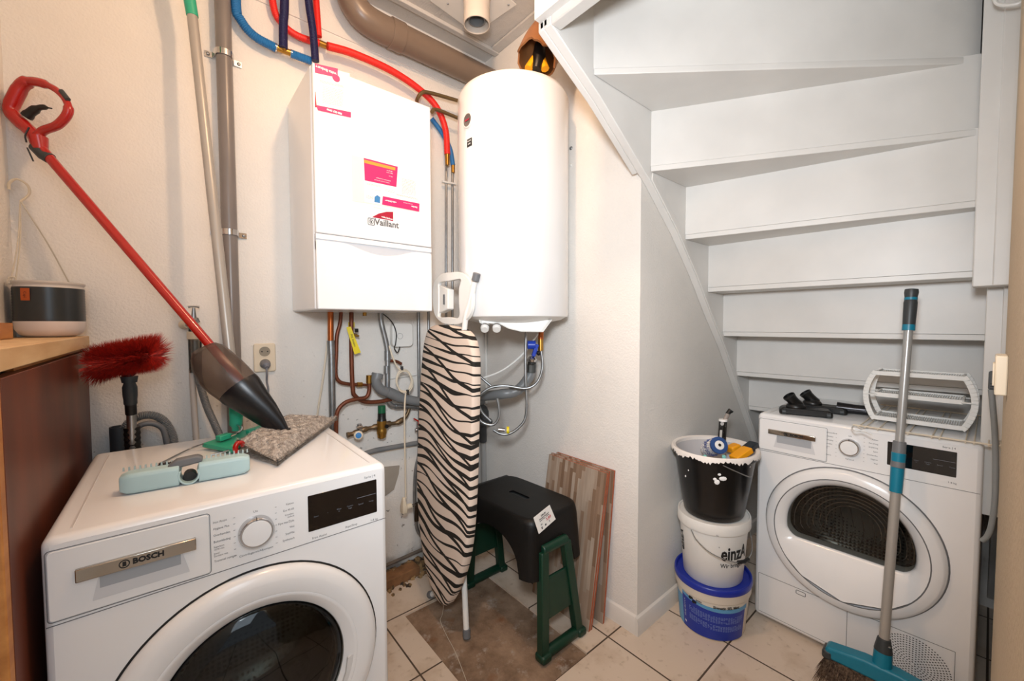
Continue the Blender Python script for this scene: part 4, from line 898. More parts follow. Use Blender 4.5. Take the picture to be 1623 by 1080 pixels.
pipe('copper_pipe', [(541, 488), (539, 512), (534, 532), (533, 560), (532, 592), (538, 605), (552, 609), (570, 610)], 1.785, .0078, M_copper, 'slim bent copper pipe second from the left under the boiler', n=14, sm=6)
for py in (547, 563): pass
pipe('copper_pipe', [(557, 488), (557, 560), (559, 615), (563, 628), (578, 637), (600, 637), (620, 633)], 1.765, .0092, M_copper, 'thicker copper pipe behind the yellow tag', n=14, sm=6)
f = thing('copper_tee', 'old copper tee with brass nut and pipe curving down to the left', 'pipe fitting', PY(585, 600, 1.775))
MB().tube([PY(585, 608), PY(585, 622), PY(581, 630), PY(565, 633), PY(548, 637), PY(536, 650), PY(533, 668), PY(533, 720)] if False else [PY(a, b, 1.743) for a, b in ((585, 605), (585, 620), (580, 630), (565, 633), (548, 638), (536, 650), (533, 668), (533, 720))], .0085, 14, sm=6).build('bent_pipe', M_copper, f)
MB().tube([PY(585, 595, 1.743), PY(585, 608, 1.743)], .0125, 12).build('nut', M_brass, f, bevel=.001)
MB().tube([PY(566, 610, 1.78), PY(574, 610, 1.78)], .0110, 8).build('side_nut', M_brass, f); MB().tube([PY(574, 610, 1.78), PY(585, 611, 1.743)], .006, 10).build('side_stub', M_copper, f)
tg_ = thing('yellow_tag', 'yellow handwritten paper tag tied round the copper pipe', 'tag', PY(560, 540, 1.76))
e0, e1, e2, e3 = PY(549, 519, 1.758), PY(556, 518, 1.755), PY(572, 559, 1.752), PY(562, 562, 1.755)
tb_ = MB(); tb_.loft([[p, p + V((0, .001, 0))] for p in (e0, e1, e2, e3)], False) if False else tb_.add([e0, e1, e2, e3, *(p + V((0, .001, 0)) for p in (e0, e1, e2, e3))], [(0, 1, 2, 3), (7, 6, 5, 4), (0, 4, 5, 1), (1, 5, 6, 2), (2, 6, 7, 3), (3, 7, 4, 0)])
tb_.build('paper', M_yelt, tg_, smooth=0)
MB().tube([PY(557, 511, 1.775), PY(557, 519, 1.775)], .0125, 14).build('wrap', M_yelt, tg_)
up__ = (e1 - e0).normalized(); dn = (e3 - e0).normalized(); text_mb('Afsl. keuken', .0125, (e0 + e1 + e2 + e3) / 4 + V((0, -.0006, 0)), dn, up__, sx=.9).build('lettering', M_inkk, tg_, smooth=0)
MB().tube([PY(562, 524, 1.77), PY(568, 524, 1.765)], .008, 8).build('drain_cap', M_black, tg_); single('drain_cock', MB().tube([PY(561, 531, 1.775), PY(569, 533, 1.76)], [.008, .0075, .004], 10), M_brass, 'small brass drain cock on the copper pipe beside the yellow tag', 'valve')
single('brass_plug', MB().tube([PY(578, 488, 1.76), PY(578, 501, 1.76)], [.010, .011, .008], 10), M_brass, 'short brass plug under the middle of the boiler', 'pipe fitting')
pipe('galvanised_pipe', [(603, 488), (604, 510), (611, 540), (614, 560), (614, 600), (614, 628), (617, 639), (628, 644), (672, 645)], 1.775, .0118, M_steel, 'bent galvanised pipe in the middle turning right behind the ironing board', n=16, sm=6)
for a, b in (((614, 556), (614, 572)), ((613, 580), (613, 592)), ((626, 644), (634, 644)), ((660, 645), (669, 645))): 
    single('press_sleeve', MB().tube([PY(*a, 1.775), PY(*b, 1.775)], .0140, 16), M_steel, {556: 'upper', 580: 'lower'}.get(a[1], 'left' if a[0] == 626 else 'right') + ' press sleeve on the bent galvanised pipe, ' + ('on its vertical run' if a[0] < 620 else 'on its horizontal run'), 'pipe fitting', bevel=.001)
pipe('pipe_stub', [(616, 572), (628, 573), (636, 577)], 1.78, .0070, M_copper, 'short copper stub on the right of the galvanised pipe', sm=4)
pipe('galvanised_pipe', [(663, 488), (664, 600), (665, 668)], 1.80, .0078, M_steel, 'straight thin galvanised pipe left of the ironing board', n=12)
pipe('galvanised_pipe', [(679, 488), (680, 560)], 1.81, .0065, M_steel, 'thin galvanised pipe between the boiler and the ironing board top', n=12)
pd_ = thing('pvc_drain', 'grey plastic drain pipe with open elbow under the boiler, running behind the ironing board', 'drain pipe', PY(640, 632, 1.76))
MB().tube([PY(a, b, 1.735) for a, b in ((597, 592), (596, 606), (604, 618), (620, 624), (640, 632), (672, 638), (720, 642), (765, 636))], .0215, 22, sm=5).build('pipe', M_pvc, pd_)
MB().tube([PY(599, 592, 1.735), PY(597, 600, 1.735)], .0245, 22).build('socket_end', M_pvc, pd_); MB().tube([PY(613, 621, 1.735), PY(634, 630, 1.735)], .0240, 22).build('sleeve', M_pvc, pd_)
cbx = thing('control_box', 'white rounded control box on the wall under the boiler', 'control box', PY(633, 545, 1.829))
p1, p2 = PY(617, 512, 1.83), PY(650, 549, 1.83); MB().prism(rr(p1.x, p2.x, p2.z, p1.z, .02), 1.829, 1.795, 'y').build('box', M_white, cbx, bevel=.004)
MB().lathe([(.014, 0), (.014, .0008), (.013, .0008), (.013, 0)], PY(634, 533, 1.7949), (0, -1, 0), 24, closed=True).build('ring_mark', M_seam, cbx)
pipe('black_cable', [(590, 488), (610, 500), (622, 512), (628, 528), (627, 545), (625, 552), (630, 559), (634, 550)], 1.785, .0026, M_black, 'thin black cable looping beside the white control box', 'cable', 6, 6)
lc = thing('looped_power_cord', 'cream power cord coiled under the boiler and hanging down to an unplugged plug', 'power cord', PY(640, 800, 1.69))
LP = [(617, 548), (622, 565), (632, 585), (646, 588), (654, 604), (650, 619), (636, 621), (629, 606), (634, 591), (646, 590), (652, 603), (648, 617), (643, 624), (641, 660), (642, 730), (643, 790)]
MB().tube([PY(a, b, 1.700 - .003 * i % .01) for i, (a, b) in enumerate(LP)], .0036, 8, sm=6).build('cord', M_cable, lc)
MB().tube([PY(a, b, 1.695) for a, b in ((632, 586), (640, 586), (651, 596), (653, 608), (645, 620), (634, 618), (628, 604), (632, 590), (640, 587))], .0036, 8, sm=6).build('cord_loop', M_cable, lc)
for a, b in ((637, 584), (646, 621)): MB().tube([PY(a, b - 3, 1.692), PY(a, b + 3, 1.692)], .0065, 8).build('cord_tie', M_black, lc)
p1 = PY(640, 803, 1.69); MB(Matrix.Translation(p1)).loft([[V((x * s, y * s, z)) for x, y in ((-.010, -.018), (.010, -.018), (.013, 0), (.010, .018), (-.010, .018), (-.013, 0))] for z, s in ((.040, .45), (.030, .6), (.0, 1), (-.026, 1), (-.030, .85))]).build('plug', M_cream, lc, bevel=.003)
MB().tube([p1 + V((.005, 0, -.008)), p1 + V((.036, 0, -.008))], .0125, 16).build('plug_face', M_cream, lc)
for dy in (-.008, .008): MB().tube([p1 + V((.036, dy, -.008)), p1 + V((.056, dy, -.008))], .0026, 8).build('pin', M_chrome, lc)
# pressure reducer, stop valves
pr_ = thing('pressure_reducer', 'brass pressure reducing valve with dark green cap', 'valve', PY(604, 694, 1.765))
Q = lambda a, b: PY(a, b, 1.765)
MB().tube([Q(605, 643), Q(605, 655)], .0170, 20).build('green_cap', mat('valve_green', '#0c5a38', .4), pr_, bevel=.002)
MB().tube([Q(605, 655), Q(605, 664), Q(605, 667)], [.0175, .018, .021], 20).build('bonnet', M_black, pr_)
MB().tube([Q(605, 667), Q(605, 678), Q(605, 684), Q(605, 692), Q(605, 695)], [.021, .0205, .022, .019, .012], 20, sm=3).build('body', M_brass, pr_)
MB().tube([Q(610, 675), Q(610, 675) + V((0, -.022, 0))], .009, 12).build('gauge_port', M_black, pr_)
pipe('brass_pipework', [(550, 690), (562, 687), (574, 682), (590, 678), (604, 675)], 1.78, [.012, .010, .013, .009, .013, .009, .0135, .010], mat('old_brass_pipe', '#7d6a52', .45, .8, var=.2, vscale=30), 'weathered brass pipe fittings left of the pressure reducer', sm=5, n=12)
pipe('brass_pipework', [(606, 674), (618, 672), (630, 670), (642, 662), (648, 650), (648, 640), (645, 622)], 1.775, [.012, .014, .009, .013, .009, .008, .008, .008, .008], _m['old_brass_pipe'], 'weathered pipe curving up to the right of the pressure reducer', sm=5, n=12)
bv = thing('blue_stop_valve', 'chrome stop valve with white handwheel and blue dot', 'valve', PY(568, 690, 1.74))
MB().tube([PY(569, 672, 1.775), PY(571, 684, 1.775)], [.010, .012, .010], 12).build('body', M_chrome, bv); MB().tube([PY(565, 679, 1.77), PY(574, 676, 1.77)], .0085, 12).build('cross_body', M_chrome, bv)
q = PY(568, 690, 1.75); MB().lathe([(.004, 0), (.019, .002), (.020, .010), (.017, .014), (.012, .015)], q, (-.3, -1, .15), 9).build('handwheel', M_cream, bv); MB().lathe([(.0125, .014), (.012, .0165), (0, .017)], q, (-.3, -1, .15), 24).build('blue_dot', mat('dot_blue', '#1f78bd', .4), bv)
rv = thing('red_stop_valve', 'small chrome valve with red lever at the left edge of the ironing board', 'valve', PY(662, 690, 1.78))
MB().tube([PY(663, 668, 1.79), PY(663, 680, 1.79), PY(664, 692, 1.79)], [.010, .013, .012, .009], 12).build('body', M_chrome, rv); MB().ball(PY(660, 682, 1.78), .010, n=12).build('ball_housing', M_chrome, rv)
MB().bar(PY(656, 664, 1.775), PY(668, 671, 1.775), .014, .007).build('lever', M_red, rv, bevel=.002)
MB().bar(PY(664, 666, 1.775), PY(664, 674, 1.775), .008, .006, (0, 1, 0)).build('lever_stem', M_red, rv)
pipe('grey_conduit', [(560, 725), (596, 714), (670, 701)], 1.80, .0115, M_pvc, 'grey conduit sloping up across the wall behind the washing machine corner', n=14)
pipe('flexible_hose', [(664, 692), (664, 720), (659, 745), (657, 780), (658, 810), (661, 838), (668, 850)], 1.79, .0088, M_steel, 'grey flexible hose under the red stop valve', 'hose', sm=6, n=12)
pipe('hose_connector', [(660, 797), (660, 826)], 1.785, .0105, mat('dark_bronze', '#3e3226', .45, .6), 'dark bronze connector on the grey flexible hose', 'pipe fitting')
p1, p2 = PY(619, 738, 1.828), PY(633, 738, 1.828); single('wall_board_scrap', MB().prism([(p1.x - .03, p1.z), (p2.x, p2.z), (p2.x - .005, p2.z - .04), (p2.x - .03, p2.z - .11), (p1.x - .03, p2.z - .13)], 1.829, 1.825, 'y'), mat('board_grey', '#9d958a', .8, var=.1), 'torn grey board scrap fixed to the wall behind the washing machine corner', 'board')
pipe('thin_white_conduit', [(618, 600), (660, 594)], 1.82, .005, M_white, 'thin white conduit behind the cord loop', n=8)
single('wall_ledge_pipe', MB().tube([PY(600, 902, 1.81), PY(690, 862, 1.81)], .008, 8), mat('dirty_ledge', '#6c6258', .8), 'dirty thin pipe along the foot of the back wall', 'pipe')
# rubble by the wall foot
rb = MB(); rnd = random.Random(11)
for k in range(300):
    x = rnd.uniform(.60, 1.05); y = 1.825 - abs(rnd.gauss(0, .045)) - .01; y = max(y, 1.64); s = rnd.uniform(.004, .014) * (1.6 if y > 1.77 else 1)
    a = rnd.uniform(0, 6); c_, s_ = math.cos(a), math.sin(a); z = s * .35 + max(0, (y - 1.74)) * .5 * rnd.random()
    pts = [V((x + c_ * s * dx - s_ * s * dy * rnd.uniform(.5, 1), min(y + s_ * s * dx + c_ * s * dy, 1.829), max(0.0, z + s * .7 * dz * rnd.uniform(.6, 1)))) for dx, dy, dz in ((-1, -1, -1), (1, -1, -1), (1, 1, -1), (-1, 1, -1), (-.7, -.7, 1), (.7, -.7, 1), (.7, .7, 1), (-.7, .7, 1))]
    rb.add(pts, [(3, 2, 1, 0), (4, 5, 6, 7), (0, 1, 5, 4), (1, 2, 6, 5), (2, 3, 7, 6), (3, 0, 4, 7)])
n = N('rubble', .9); n.col(n.mix(n.ramp(n.noise(40, 4), .4, .6), '#3c322a', '#a98a60')); 
o = single('rubble', rb, n.m, 'crumbled mortar and grit along the foot of the back wall', 'rubble', smooth=0); o['kind'] = 'stuff'
single('fallen_brick', MB(Matrix.Rotation(.05, 4, 'Z')).bx(.70, .98, 1.695, 1.765, 0, .045), mat('brick_dirty', '#86603f', .9, bump=.5, bscale=80, var=.25, vscale=20), 'dirty brown brick lying at the foot of the back wall', 'brick', bevel=.004)

# ------------------------------------------------------------------ pipework under the heater
H = lambda a, b, d=0.: PD(a, b, dep(HC) + d)
sf = thing('safety_group', 'brass safety valve with blue handle and clear funnel under the water heater', 'valve', H(850, 590))
MB().tube([H(858, 517), H(858, 524)], .009, 12).build('black_nipple', M_black, sf)
MB().tube([H(858, 523), H(857, 538)], [.011, .0095, .0095, .0125], 14).build('copper_neck', M_copperb, sf)
MB().tube([H(857, 537), H(857, 556)], [.012, .0145, .011, .014, .012], 12, sm=3).build('brass_body', M_brass, sf)
MB().tube([H(836, 547, -.01), H(849, 547, -.01)], .0185, 20).build('blue_knob', M_bluev, sf, bevel=.003)
MB().bar(H(851, 546, -.01), H(845, 565, -.01), .022, .016).build('blue_arm', M_bluev, sf, bevel=.003)
MB().ball(H(854, 560, -.02), .0115, n=14).build('test_button', M_blackg, sf)
MB().tube([H(843, 565), H(843, 570), H(843, 578)], [.012, .024, .013], 18).build('funnel', M_chrome, sf); MB().tube([H(843, 574), H(842, 590)], .019, 18).build('clear_cup', G_clear, sf)
hs = thing('grey_siphon', 'grey plastic drain elbow rising to the funnel under the water heater', 'drain pipe', H(820, 620))
Sx = lambda a, b, d=.03: H(a, b, d)
MB().tube([Sx(841, 580), Sx(841, 593), Sx(835, 603), Sx(826, 614), Sx(814, 622), Sx(795, 625), Sx(770, 628, .1), Sx(740, 632, .2)], .0225, 22, sm=5).build('pipe', M_pvc, hs, smooth=50)
MB().tube([Sx(841, 578), Sx(841, 590)], .0250, 22).build('socket_end', M_pvc, hs)
dn_ = thing('dark_waste_pipe', 'dark grey waste pipe elbow behind the ironing board, right side', 'drain pipe', PY(770, 700, 1.76))
MB().tube([PY(745, 640, 1.74), PY(765, 650, 1.75), PY(767, 668, 1.75), PY(765, 672, 1.76), PY(765, 700, 1.77)], [.027, .027, .025, .022, .022], 18, sm=4).build('elbow', M_pvcd, dn_)
MB().bx(1.24, 1.33, 1.72, 1.80, .66, .70).build('branch', M_pvcd, dn_, bevel=.02, segs=4)
pipe_h = lambda name, pts, d, r, m, label, cat='hose', n=10, sm=6: single(name, MB().tube([H(a, b, d) for a, b in pts], r, n, sm=sm), m, label, cat)
pipe_h('braided_hose', [(834, 524), (833, 560), (833, 600), (835, 640), (832, 665), (820, 680), (806, 688), (793, 688), (782, 682)], -.02, .0062, M_steel, 'braided steel hose hanging in a bow from the heater bottom', 'hose')
pipe_h('braided_hose', [(858, 557), (860, 580), (855, 600), (845, 612), (830, 616), (800, 612), (775, 616), (756, 632), (752, 650), (762, 668), (780, 674), (790, 664), (791, 648), (788, 632)], -.04, .0060, M_steel, 'braided steel hose coiled in a loop beside the ironing board', 'hose')
pipe_h('braided_hose', [(745, 580), (762, 598), (778, 612)], .02, .0058, M_steel, 'short braided hose coming out from behind the ironing board', 'hose')
pipe_h('braided_hose', [(757, 640), (765, 655), (778, 668)], -.02, .0058, M_steel, 'short braided hose crossing the dark waste pipe', 'hose')
pipe_h('hose_coupling', [(790, 681), (800, 682)], -.03, [.009, .011, .008], M_chrome, 'chrome hose coupling left of the yellow collar', 'pipe fitting', sm=0)
pipe_h('yellow_collar', [(803, 682), (807, 682)], -.03, .0155, M_yelt, 'yellow plastic collar on the braided hose', 'collar', sm=0)
pipe_h('white_cable', [(750, 600), (770, 598), (800, 585), (830, 560), (852, 530)], .05, .0042, M_white, 'white cable running diagonally up to the heater bottom', 'cable', 8)
pipe('corner_conduit', [(770, 500), (771, 640)], 1.818, .006, M_white, 'white conduit running down in the corner of the alcove', n=8)
pipe('corner_conduit', [(766, 700), (767, 800)], 1.80, .016, mat('conduit_grey', '#a9aaa9', .5), 'wide grey conduit below the dark waste pipe in the corner', n=12)
# wall plugs
for py, r_, m_, nm, lb in ((235, .008, M_steel, 'wall_screw', 'screw in the alcove wall just right of the heater'), (262, .005, M_white, 'wall_plug', 'white wall plug below the screw beside the heater')):
    q = PXX(905, py, XH - .002); single(nm, MB().ball(q, .005, r_, r_, 10), m_, lb, 'screw')

# ------------------------------------------------------------------ ironing board
def PL(x, y, c0=.795, k=.055, off=0):
    d = ray(x, y); t = (c0 + off - (CAM.x - k * CAM.z)) / (d.x - k * d.z); return CAM + d * t
ib = thing('ironing_board', 'folded ironing board with black and cream zebra cover, standing upright beside the heater', 'ironing board', (.85, 1.4, 0))
oc = [(676, 527), (670, 560), (666, 620), (663, 690), (661, 760), (663, 810), (668, 862), (678, 915), (690, 948), (703, 962), (714, 950), (726, 925), (737, 885), (743, 835), (747, 760), (749, 680), (751, 585), (749, 552), (741, 530), (724, 518), (700, 515), (684, 517)]
op = catmull([PL(*p) for p in oc], 4, True); ctr = sum(op, V()) / len(op); nb = V((1, 0, -.055)).normalized()
m = MB()
rg = [[ctr.lerp(p, .96) - nb * .004 for p in op], [ctr.lerp(p, .985) - nb * .002 for p in op], [p + nb * .006 for p in op], [p + nb * .030 for p in op], [ctr.lerp(p, .97) + nb * .036 for p in op]]
m.loft(rg); m.build('cover', M_zebra, ib, smooth=60)
ir = MB(); C5 = lambda *p: [(640 + a / 4.157, 420 + b / 4.157) for a, b in p]
RO = catmull([PL(*p, off=.004) for p in C5((245, 60), (300, 50), (365, 47), (420, 85), (445, 140), (450, 200), (445, 290), (420, 350), (370, 387), (320, 392), (255, 385), (205, 335), (190, 260), (188, 190), (200, 110))], 4, True)
RI = catmull([PL(*p, off=.004) for p in C5((232, 118), (300, 105), (372, 94), (370, 130), (362, 160), (362, 250), (362, 345), (300, 345), (228, 343), (228, 300), (228, 230), (228, 170))], 5, True)[:60]
cR = sum(RI, V()) / len(RI); 
def byang(L, nn=72):
    o_ = []; ang = [(math.atan2(p.z - cR.z, p.y - cR.y), p) for p in L]; ang.sort(key=lambda t: t[0]); A_ = [a for a, _ in ang]
    for k in range(nn):
        t = -math.pi + 2 * math.pi * k / nn; j = next((i for i, a in enumerate(A_) if a > t), 0); p, q = ang[j - 1], ang[j]; da = (q[0] - p[0]) % (2 * math.pi); f_ = ((t - p[0]) % (2 * math.pi)) / da if da > 1e-9 else 0
        o_.append(p[1].lerp(q[1], min(1, f_)))
    return o_
o1, i1 = byang(RO), byang(RI)
m = MB().loft([o1, [p + nb * .016 for p in o1], [p + nb * .016 for p in i1], i1], False, True); m.build('iron_rest', M_white, ib, smooth=50, bevel=.002)
ty = [PL(*p, off=.008) for p in C5((232, 132), (292, 158), (290, 290), (232, 318))]; m = MB().loft([ty, [p + nb * .03 for p in ty]]); tr = m.build('rest_tray', M_white, ib, bevel=.004)
sl = [PL(*p, off=.005) for p in C5((258, 195), (268, 195), (268, 262), (258, 262))]; MB().loft([sl, [p + nb * .002 for p in sl]]).build('slot', M_grey, tr, smooth=0)
MB().tube([PL(752, 447, off=.012), PL(746, 478, off=.012), PL(736, 522, off=.012), V((.885, 1.36, .8))], .0110, 14, sm=4).build('rear_leg', M_white, ib)
MB().tube([PL(756, 433, off=.012), PL(753, 446, off=.012)], .0145, 16).build('leg_cap', M_grey, ib, bevel=.003)
MB().tube([V((.845, 1.272, .014)), V((.858, 1.300, .13)), V((.872, 1.33, .25)), V((.895, 1.37, .6)), V((.91, 1.39, 1.0))], .0115, 16, sm=5).build('front_leg', M_white, ib)
MB().tube([V((.845, 1.270, .0)), V((.8485, 1.277, .032))], .0150, 16).build('leg_cap', M_grey, ib, bevel=.002)
MB().tube([V((.852, 1.560, .018)), V((.862, 1.53, .04)), V((.872, 1.47, .10)), V((.885, 1.40, .3))], .0115, 16, sm=5).build('front_leg', M_white, ib)
MB().tube([V((.851, 1.572, .012)), V((.854, 1.552, .022))], .0150, 16).build('leg_cap', M_grey, ib, bevel=.001)
single('loose_string', MB().tube([PL(703, 961, off=.01), PZ(701, 975, .03), PZ(698, 985, .003), PZ(708, 1008, .003 - .006), PZ(722, 1035, -.005), PZ(740, 1082, -.005), PZ(748, 1110, .002)], .0011, 5, sm=6), M_str, 'thin loose thread hanging from the ironing board nose onto the floor', 'string')

# ------------------------------------------------------------------ garden kneeler and step stool
kn_ = thing('garden_kneeler', 'dark green plastic kneeler stool with ladder-shaped ends, under the black step stool', 'stool', (1.09, 1.26, 0))
def kframe(y, xo, sgn):
    P_ = lambda x, z: V((x + xo, y + sgn * .05 * z, z)); m = MB()
    for (xa, xb) in ((.995, 1.012), (1.182, 1.130)): m.bar(P_(xa, .02), P_(xb, .385), .036, .030, (0, 1, 0))
    m.tube([P_(1.006, .390), P_(1.136, .390)], .018, 12)
    pn = [P_(1.008, .135), P_(1.166, .135), P_(1.145, .285), P_(1.014, .285)]; m.loft([[p + V((0, -.006, 0)) for p in pn], [p + V((0, .006, 0)) for p in pn]])
    f_ = m.build('end_frame', M_green, kn_, bevel=.004)
    MB().tube([V((.985 + xo, y, .019)), V((.995 + xo, y, .019)), V((1.19 + xo, y, .019)), V((1.20 + xo, y, .019))], [.014, .019, .019, .019, .014], 14).build('foot_bar', M_green, f_)
    MB().bx(.972 + xo, 1.02 + xo, y - .024, y + .024, 0, .03).build('foot_pad', M_green, f_, bevel=.01, segs=3); MB().bx(1.168 + xo, 1.212 + xo, y - .024, y + .024, 0, .03).build('foot_pad', M_green, f_, bevel=.01, segs=3)
kframe(1.005, .0, 1); kframe(1.52, .03, -1)
MB().prism([(.99, 1.045), (1.20, 1.045), (1.23, 1.49), (1.02, 1.49)], .405, .448, 'z').build('seat', M_green, kn_, bevel=.01, segs=3)
MB().prism([(1.0, 1.055), (1.19, 1.055), (1.22, 1.48), (1.03, 1.48)], .4485, .4885, 'z').build('knee_pad', M_dgrey, kn_, bevel=.008, segs=3)
ss = thing('step_stool', 'black plastic step stool with hand slot and white price label, placed on the green kneeler', 'step stool', (1.092, 1.245, .285), math.radians(3))
hx, hy, ht, n_p = .148, .212, .215, 144
def rrect(hx, hy, r):
    o_ = []
    for k in range(n_p):
        t = 2 * math.pi * (k + .5) / n_p; c_, s_ = math.cos(t), math.sin(t); q = (abs(c_) ** 7 * (hy / hx) ** 0 + abs(s_) ** 7) ** (-1 / 7.); o_.append((hx * c_ * q, hy * s_ * q))
    return o_
m = MB(); rings = [[V((x, y, ht)) for x, y in rrect(.013, .052, .01)]]
for s_, z in ((.5, ht), (.85, ht), (.88, ht - .0004), (.94, ht - .005), (.975, ht - .02), (1., ht - .045)): rings.append([V((x * s_, y * (1 - (1 - s_) * (hx / hy if s_ > .8 else 1)), z)) for x, y in rrect(hx, hy, .03)])
for u in [k / 10 for k in range(1, 11)]:
    rg_ = []
    for x, y in rrect(hx, hy, .03):
        zb = 0
        if abs(x) > hx * .93 and abs(y) < .150: zb = .135 * math.sqrt(max(0, 1 - (y / .150) ** 2)) ** .8
        if abs(y) > hy * .93 and abs(x) < .078: zb = .125 * math.sqrt(max(0, 1 - (x / .078) ** 2)) ** .8
        z = (ht - .045) + (zb - (ht - .045)) * u; fl_ = 1 + .10 * (ht - .045 - z) / ht * 1.0; rg_.append(V((x * fl_, y * (1 + (fl_ - 1) * .6), z)))
    rings.append(rg_)
m.loft(rings, False); o = m.build('seat_shell', mat('stool_black', '#0b0b0b', .45, bump=.12, bscale=300, spec=.3), ss, world=False, smooth=50)
ec = {}
for p in o.data.polygons:
    for k_ in p.edge_keys: ec[k_] = ec.get(k_, 0) + 1
for e_ in o.data.edges:
    if ec.get(e_.key, 0) == 1: e_.use_edge_sharp = True
sd_ = o.modifiers.new('solid', 'SOLIDIFY'); sd_.thickness = .005; sd_.offset = 1
yl_ = 1.245 - hy * 1.06 - .004
L0, L1, L2_, L3 = PY(847, 822, yl_), PY(874, 802, yl_), PY(884, 825, yl_), PY(856, 848, yl_)
def slant(p): return V((p.x, 1.245 - (hy * (1 + .06 * max(0, (.455 - p.z)) / .215) + .0062) + (p.x - 1.083) * .052, p.z))
lq = [slant(p) for p in (L0, L1, L2_, L3)]
ld = MB().loft([lq, [p + V((0, .001, 0)) for p in lq]]).build('price_label', M_paper, ss, smooth=0)
ux, uz = (lq[1] - lq[0]).normalized(), (lq[0] - lq[3]).normalized(); lcn = sum(lq, V()) / 4 + V((0, -.0012, 0))
def lt_(body, size, a, b, bold=0): return text_mb(body, size, lcn + ux * a + uz * b, ux, uz, bold=bold)
merge(lt_('KRUK', .010, 0, .022, .0004), lt_('Opstapje kunststof', .0068, 0, .013, .0003), lt_('zwart max. 150 kg', .0068, 0, .006, .0002), lt_('E', .012, -.024, -.024, .0006), lt_('#', .010, -.004, -.022, .0006), lt_('?', .012, .018, -.021, .0006), lt_('////', .008, -.022, -.010, .0003)).build('lettering', M_inkk, ld, smooth=0)
lt_('3,89', .016, .018, -.006, .0003).build('price', mat('price_red', '#c8283c', .6), ld, smooth=0)

# ------------------------------------------------------------------ wood-look tiles leaning on the alcove wall
def slab(xb, xt, y0, y1, h, label, tilt=0):
    c_ = V((xb, y0, 0)); t = thing('wood_look_tile', label, 'tile', (xb, (y0 + y1) / 2, 0), group='wood-look tiles leaning on the wall')
    u = V((xt - xb, tilt, h)); L_ = u.length; u = u.normalized(); n_ = V((u.z, 0, -u.x)).normalized(); th = .010
    q = [V((xb, y0, 0)), V((xb, y1, 0)), V((xb, y1, 0)) + u * L_, V((xb, y0, 0)) + u * L_]
    MB().loft([[p + n_ * .0012 for p in q], [p + n_ * th for p in q]]).build('tile_body', M_terra, t, smooth=0)
    MB().loft([[p for p in q], [p + n_ * .0012 for p in q]]).build('printed_face', M_strip, t, smooth=0)
slab(1.222, 1.318, .985, 1.305, .610, 'front wood-look tile, its whole striped face showing beside the black stool', -.012)
slab(1.2345, 1.3305, .985, 1.305, .614, 'wood-look tile hidden right behind the front one, only its reddish edge showing', -.012)
slab(1.299, 1.3455, .975, 1.29, .618, 'rear wood-look tile standing almost upright against the alcove wall', -.016)

# ------------------------------------------------------------------ buckets
BC = V((1.662, .705, 0)); FA = math.atan2(-BC.y, -BC.x)
def patch(a0, a1, zl, zh, rf, off=.0008, n=36, sy=.92, C_=BC):
    """a printed patch wrapped on a tapered bucket; angles in degrees to the right of the viewer-facing side"""
    m = MB(); lo_, hi_ = [], []
    for k in range(n + 1):
        a = FA + math.radians(a0 + (a1 - a0) * k / n); u = k / n; z1_, z2_ = (zl(u) if callable(zl) else zl), (zh(u) if callable(zh) else zh)
        for L_, z in ((lo_, z1_), (hi_, z2_)): r_ = rf(z) + off; L_.append(V((C_.x + r_ * math.cos(a), C_.y + r_ * sy * math.sin(a), z)))
    m.loft([lo_, hi_], False); m.f = [f for f in m.f]; 
    # loft wraps round: drop the closing face
    nn = n + 1; m.f = [f for f in m.f if not (0 in [i % nn for i in f] and n in [i % nn for i in f])]; m.ms = [0] * len(m.f); return m
def wraptext(body, size, adeg, z, rf, off=.0014, bold=0, sx=1, rot=0, sy=.92, C_=BC, al='CENTER'):
    t = text_mb(body, size, (0, 0, 0), (1, 0, 0), (0, 1, 0), al, bold, sx); out = []
    for x, y in t.flat:
        if rot: x, y = -y, x
        zz_ = z + y; r_ = rf(zz_) + off; a = FA + math.radians(adeg) + x / r_; out.append(V((C_.x + r_ * math.cos(a), C_.y + r_ * sy * math.sin(a), zz_)))
    t.v = out; return t
rb1 = lambda z: .128 + .014 * z / .16
b1 = thing('paint_bucket', 'blue and white paint bucket with blue lid on the floor, bottom of the stack', 'bucket', BC, group='stacked buckets')
MB().lathe([(0, .001), (rb1(0) - .006, .0), (rb1(0), .006), (rb1(.15), .15), (rb1(.15), .156)], BC, n=72, sy=.92).build('tub', mat('bucket_offwhite', '#ddd4c6', .4), b1)
MB().lathe([(rb1(.15), .152), (.1465, .154), (.149, .161), (.148, .184), (.150, .188)], BC, n=72, sy=.92).build('white_rim', _m['bucket_offwhite'], b1, bevel=.001)
MB().lathe([(.148, .187), (.1515, .188), (.153, .193), (.1525, .207), (.1495, .211), (.144, .210), (.141, .200), (.0, .198)], BC, n=72, sy=.92).build('lid', M_blue, b1, smooth=50)
wv = lambda u: .138 - .034 * (u ** .8) + .016 * u ** 3
patch(-52, 62, .006, lambda u: wv(u) - .0, rb1).build('blue_label', mat('label_navy', '#12309a', .4), b1, smooth=60)
patch(-52, 66, wv, lambda u: wv(u) + .018 * (.6 + .4 * u), rb1).build('light_blue_wave', mat('label_light_blue', '#5a9cc8', .4), b1, smooth=60)
patch(-52, -24, lambda u: wv(u * .25) + .013, lambda u: .152 - .02 * u, rb1, .0010).build('blue_corner', _m['label_navy'], b1, smooth=60)
patch(-78, -52, .006, .125, rb1).build('pale_blue_side', _m['label_light_blue'], b1, smooth=60)
wraptext('Sigmatin SEL Matt', .0145, 25, .1385, rb1, bold=.0006).build('lettering', M_inkk, b1, smooth=0)
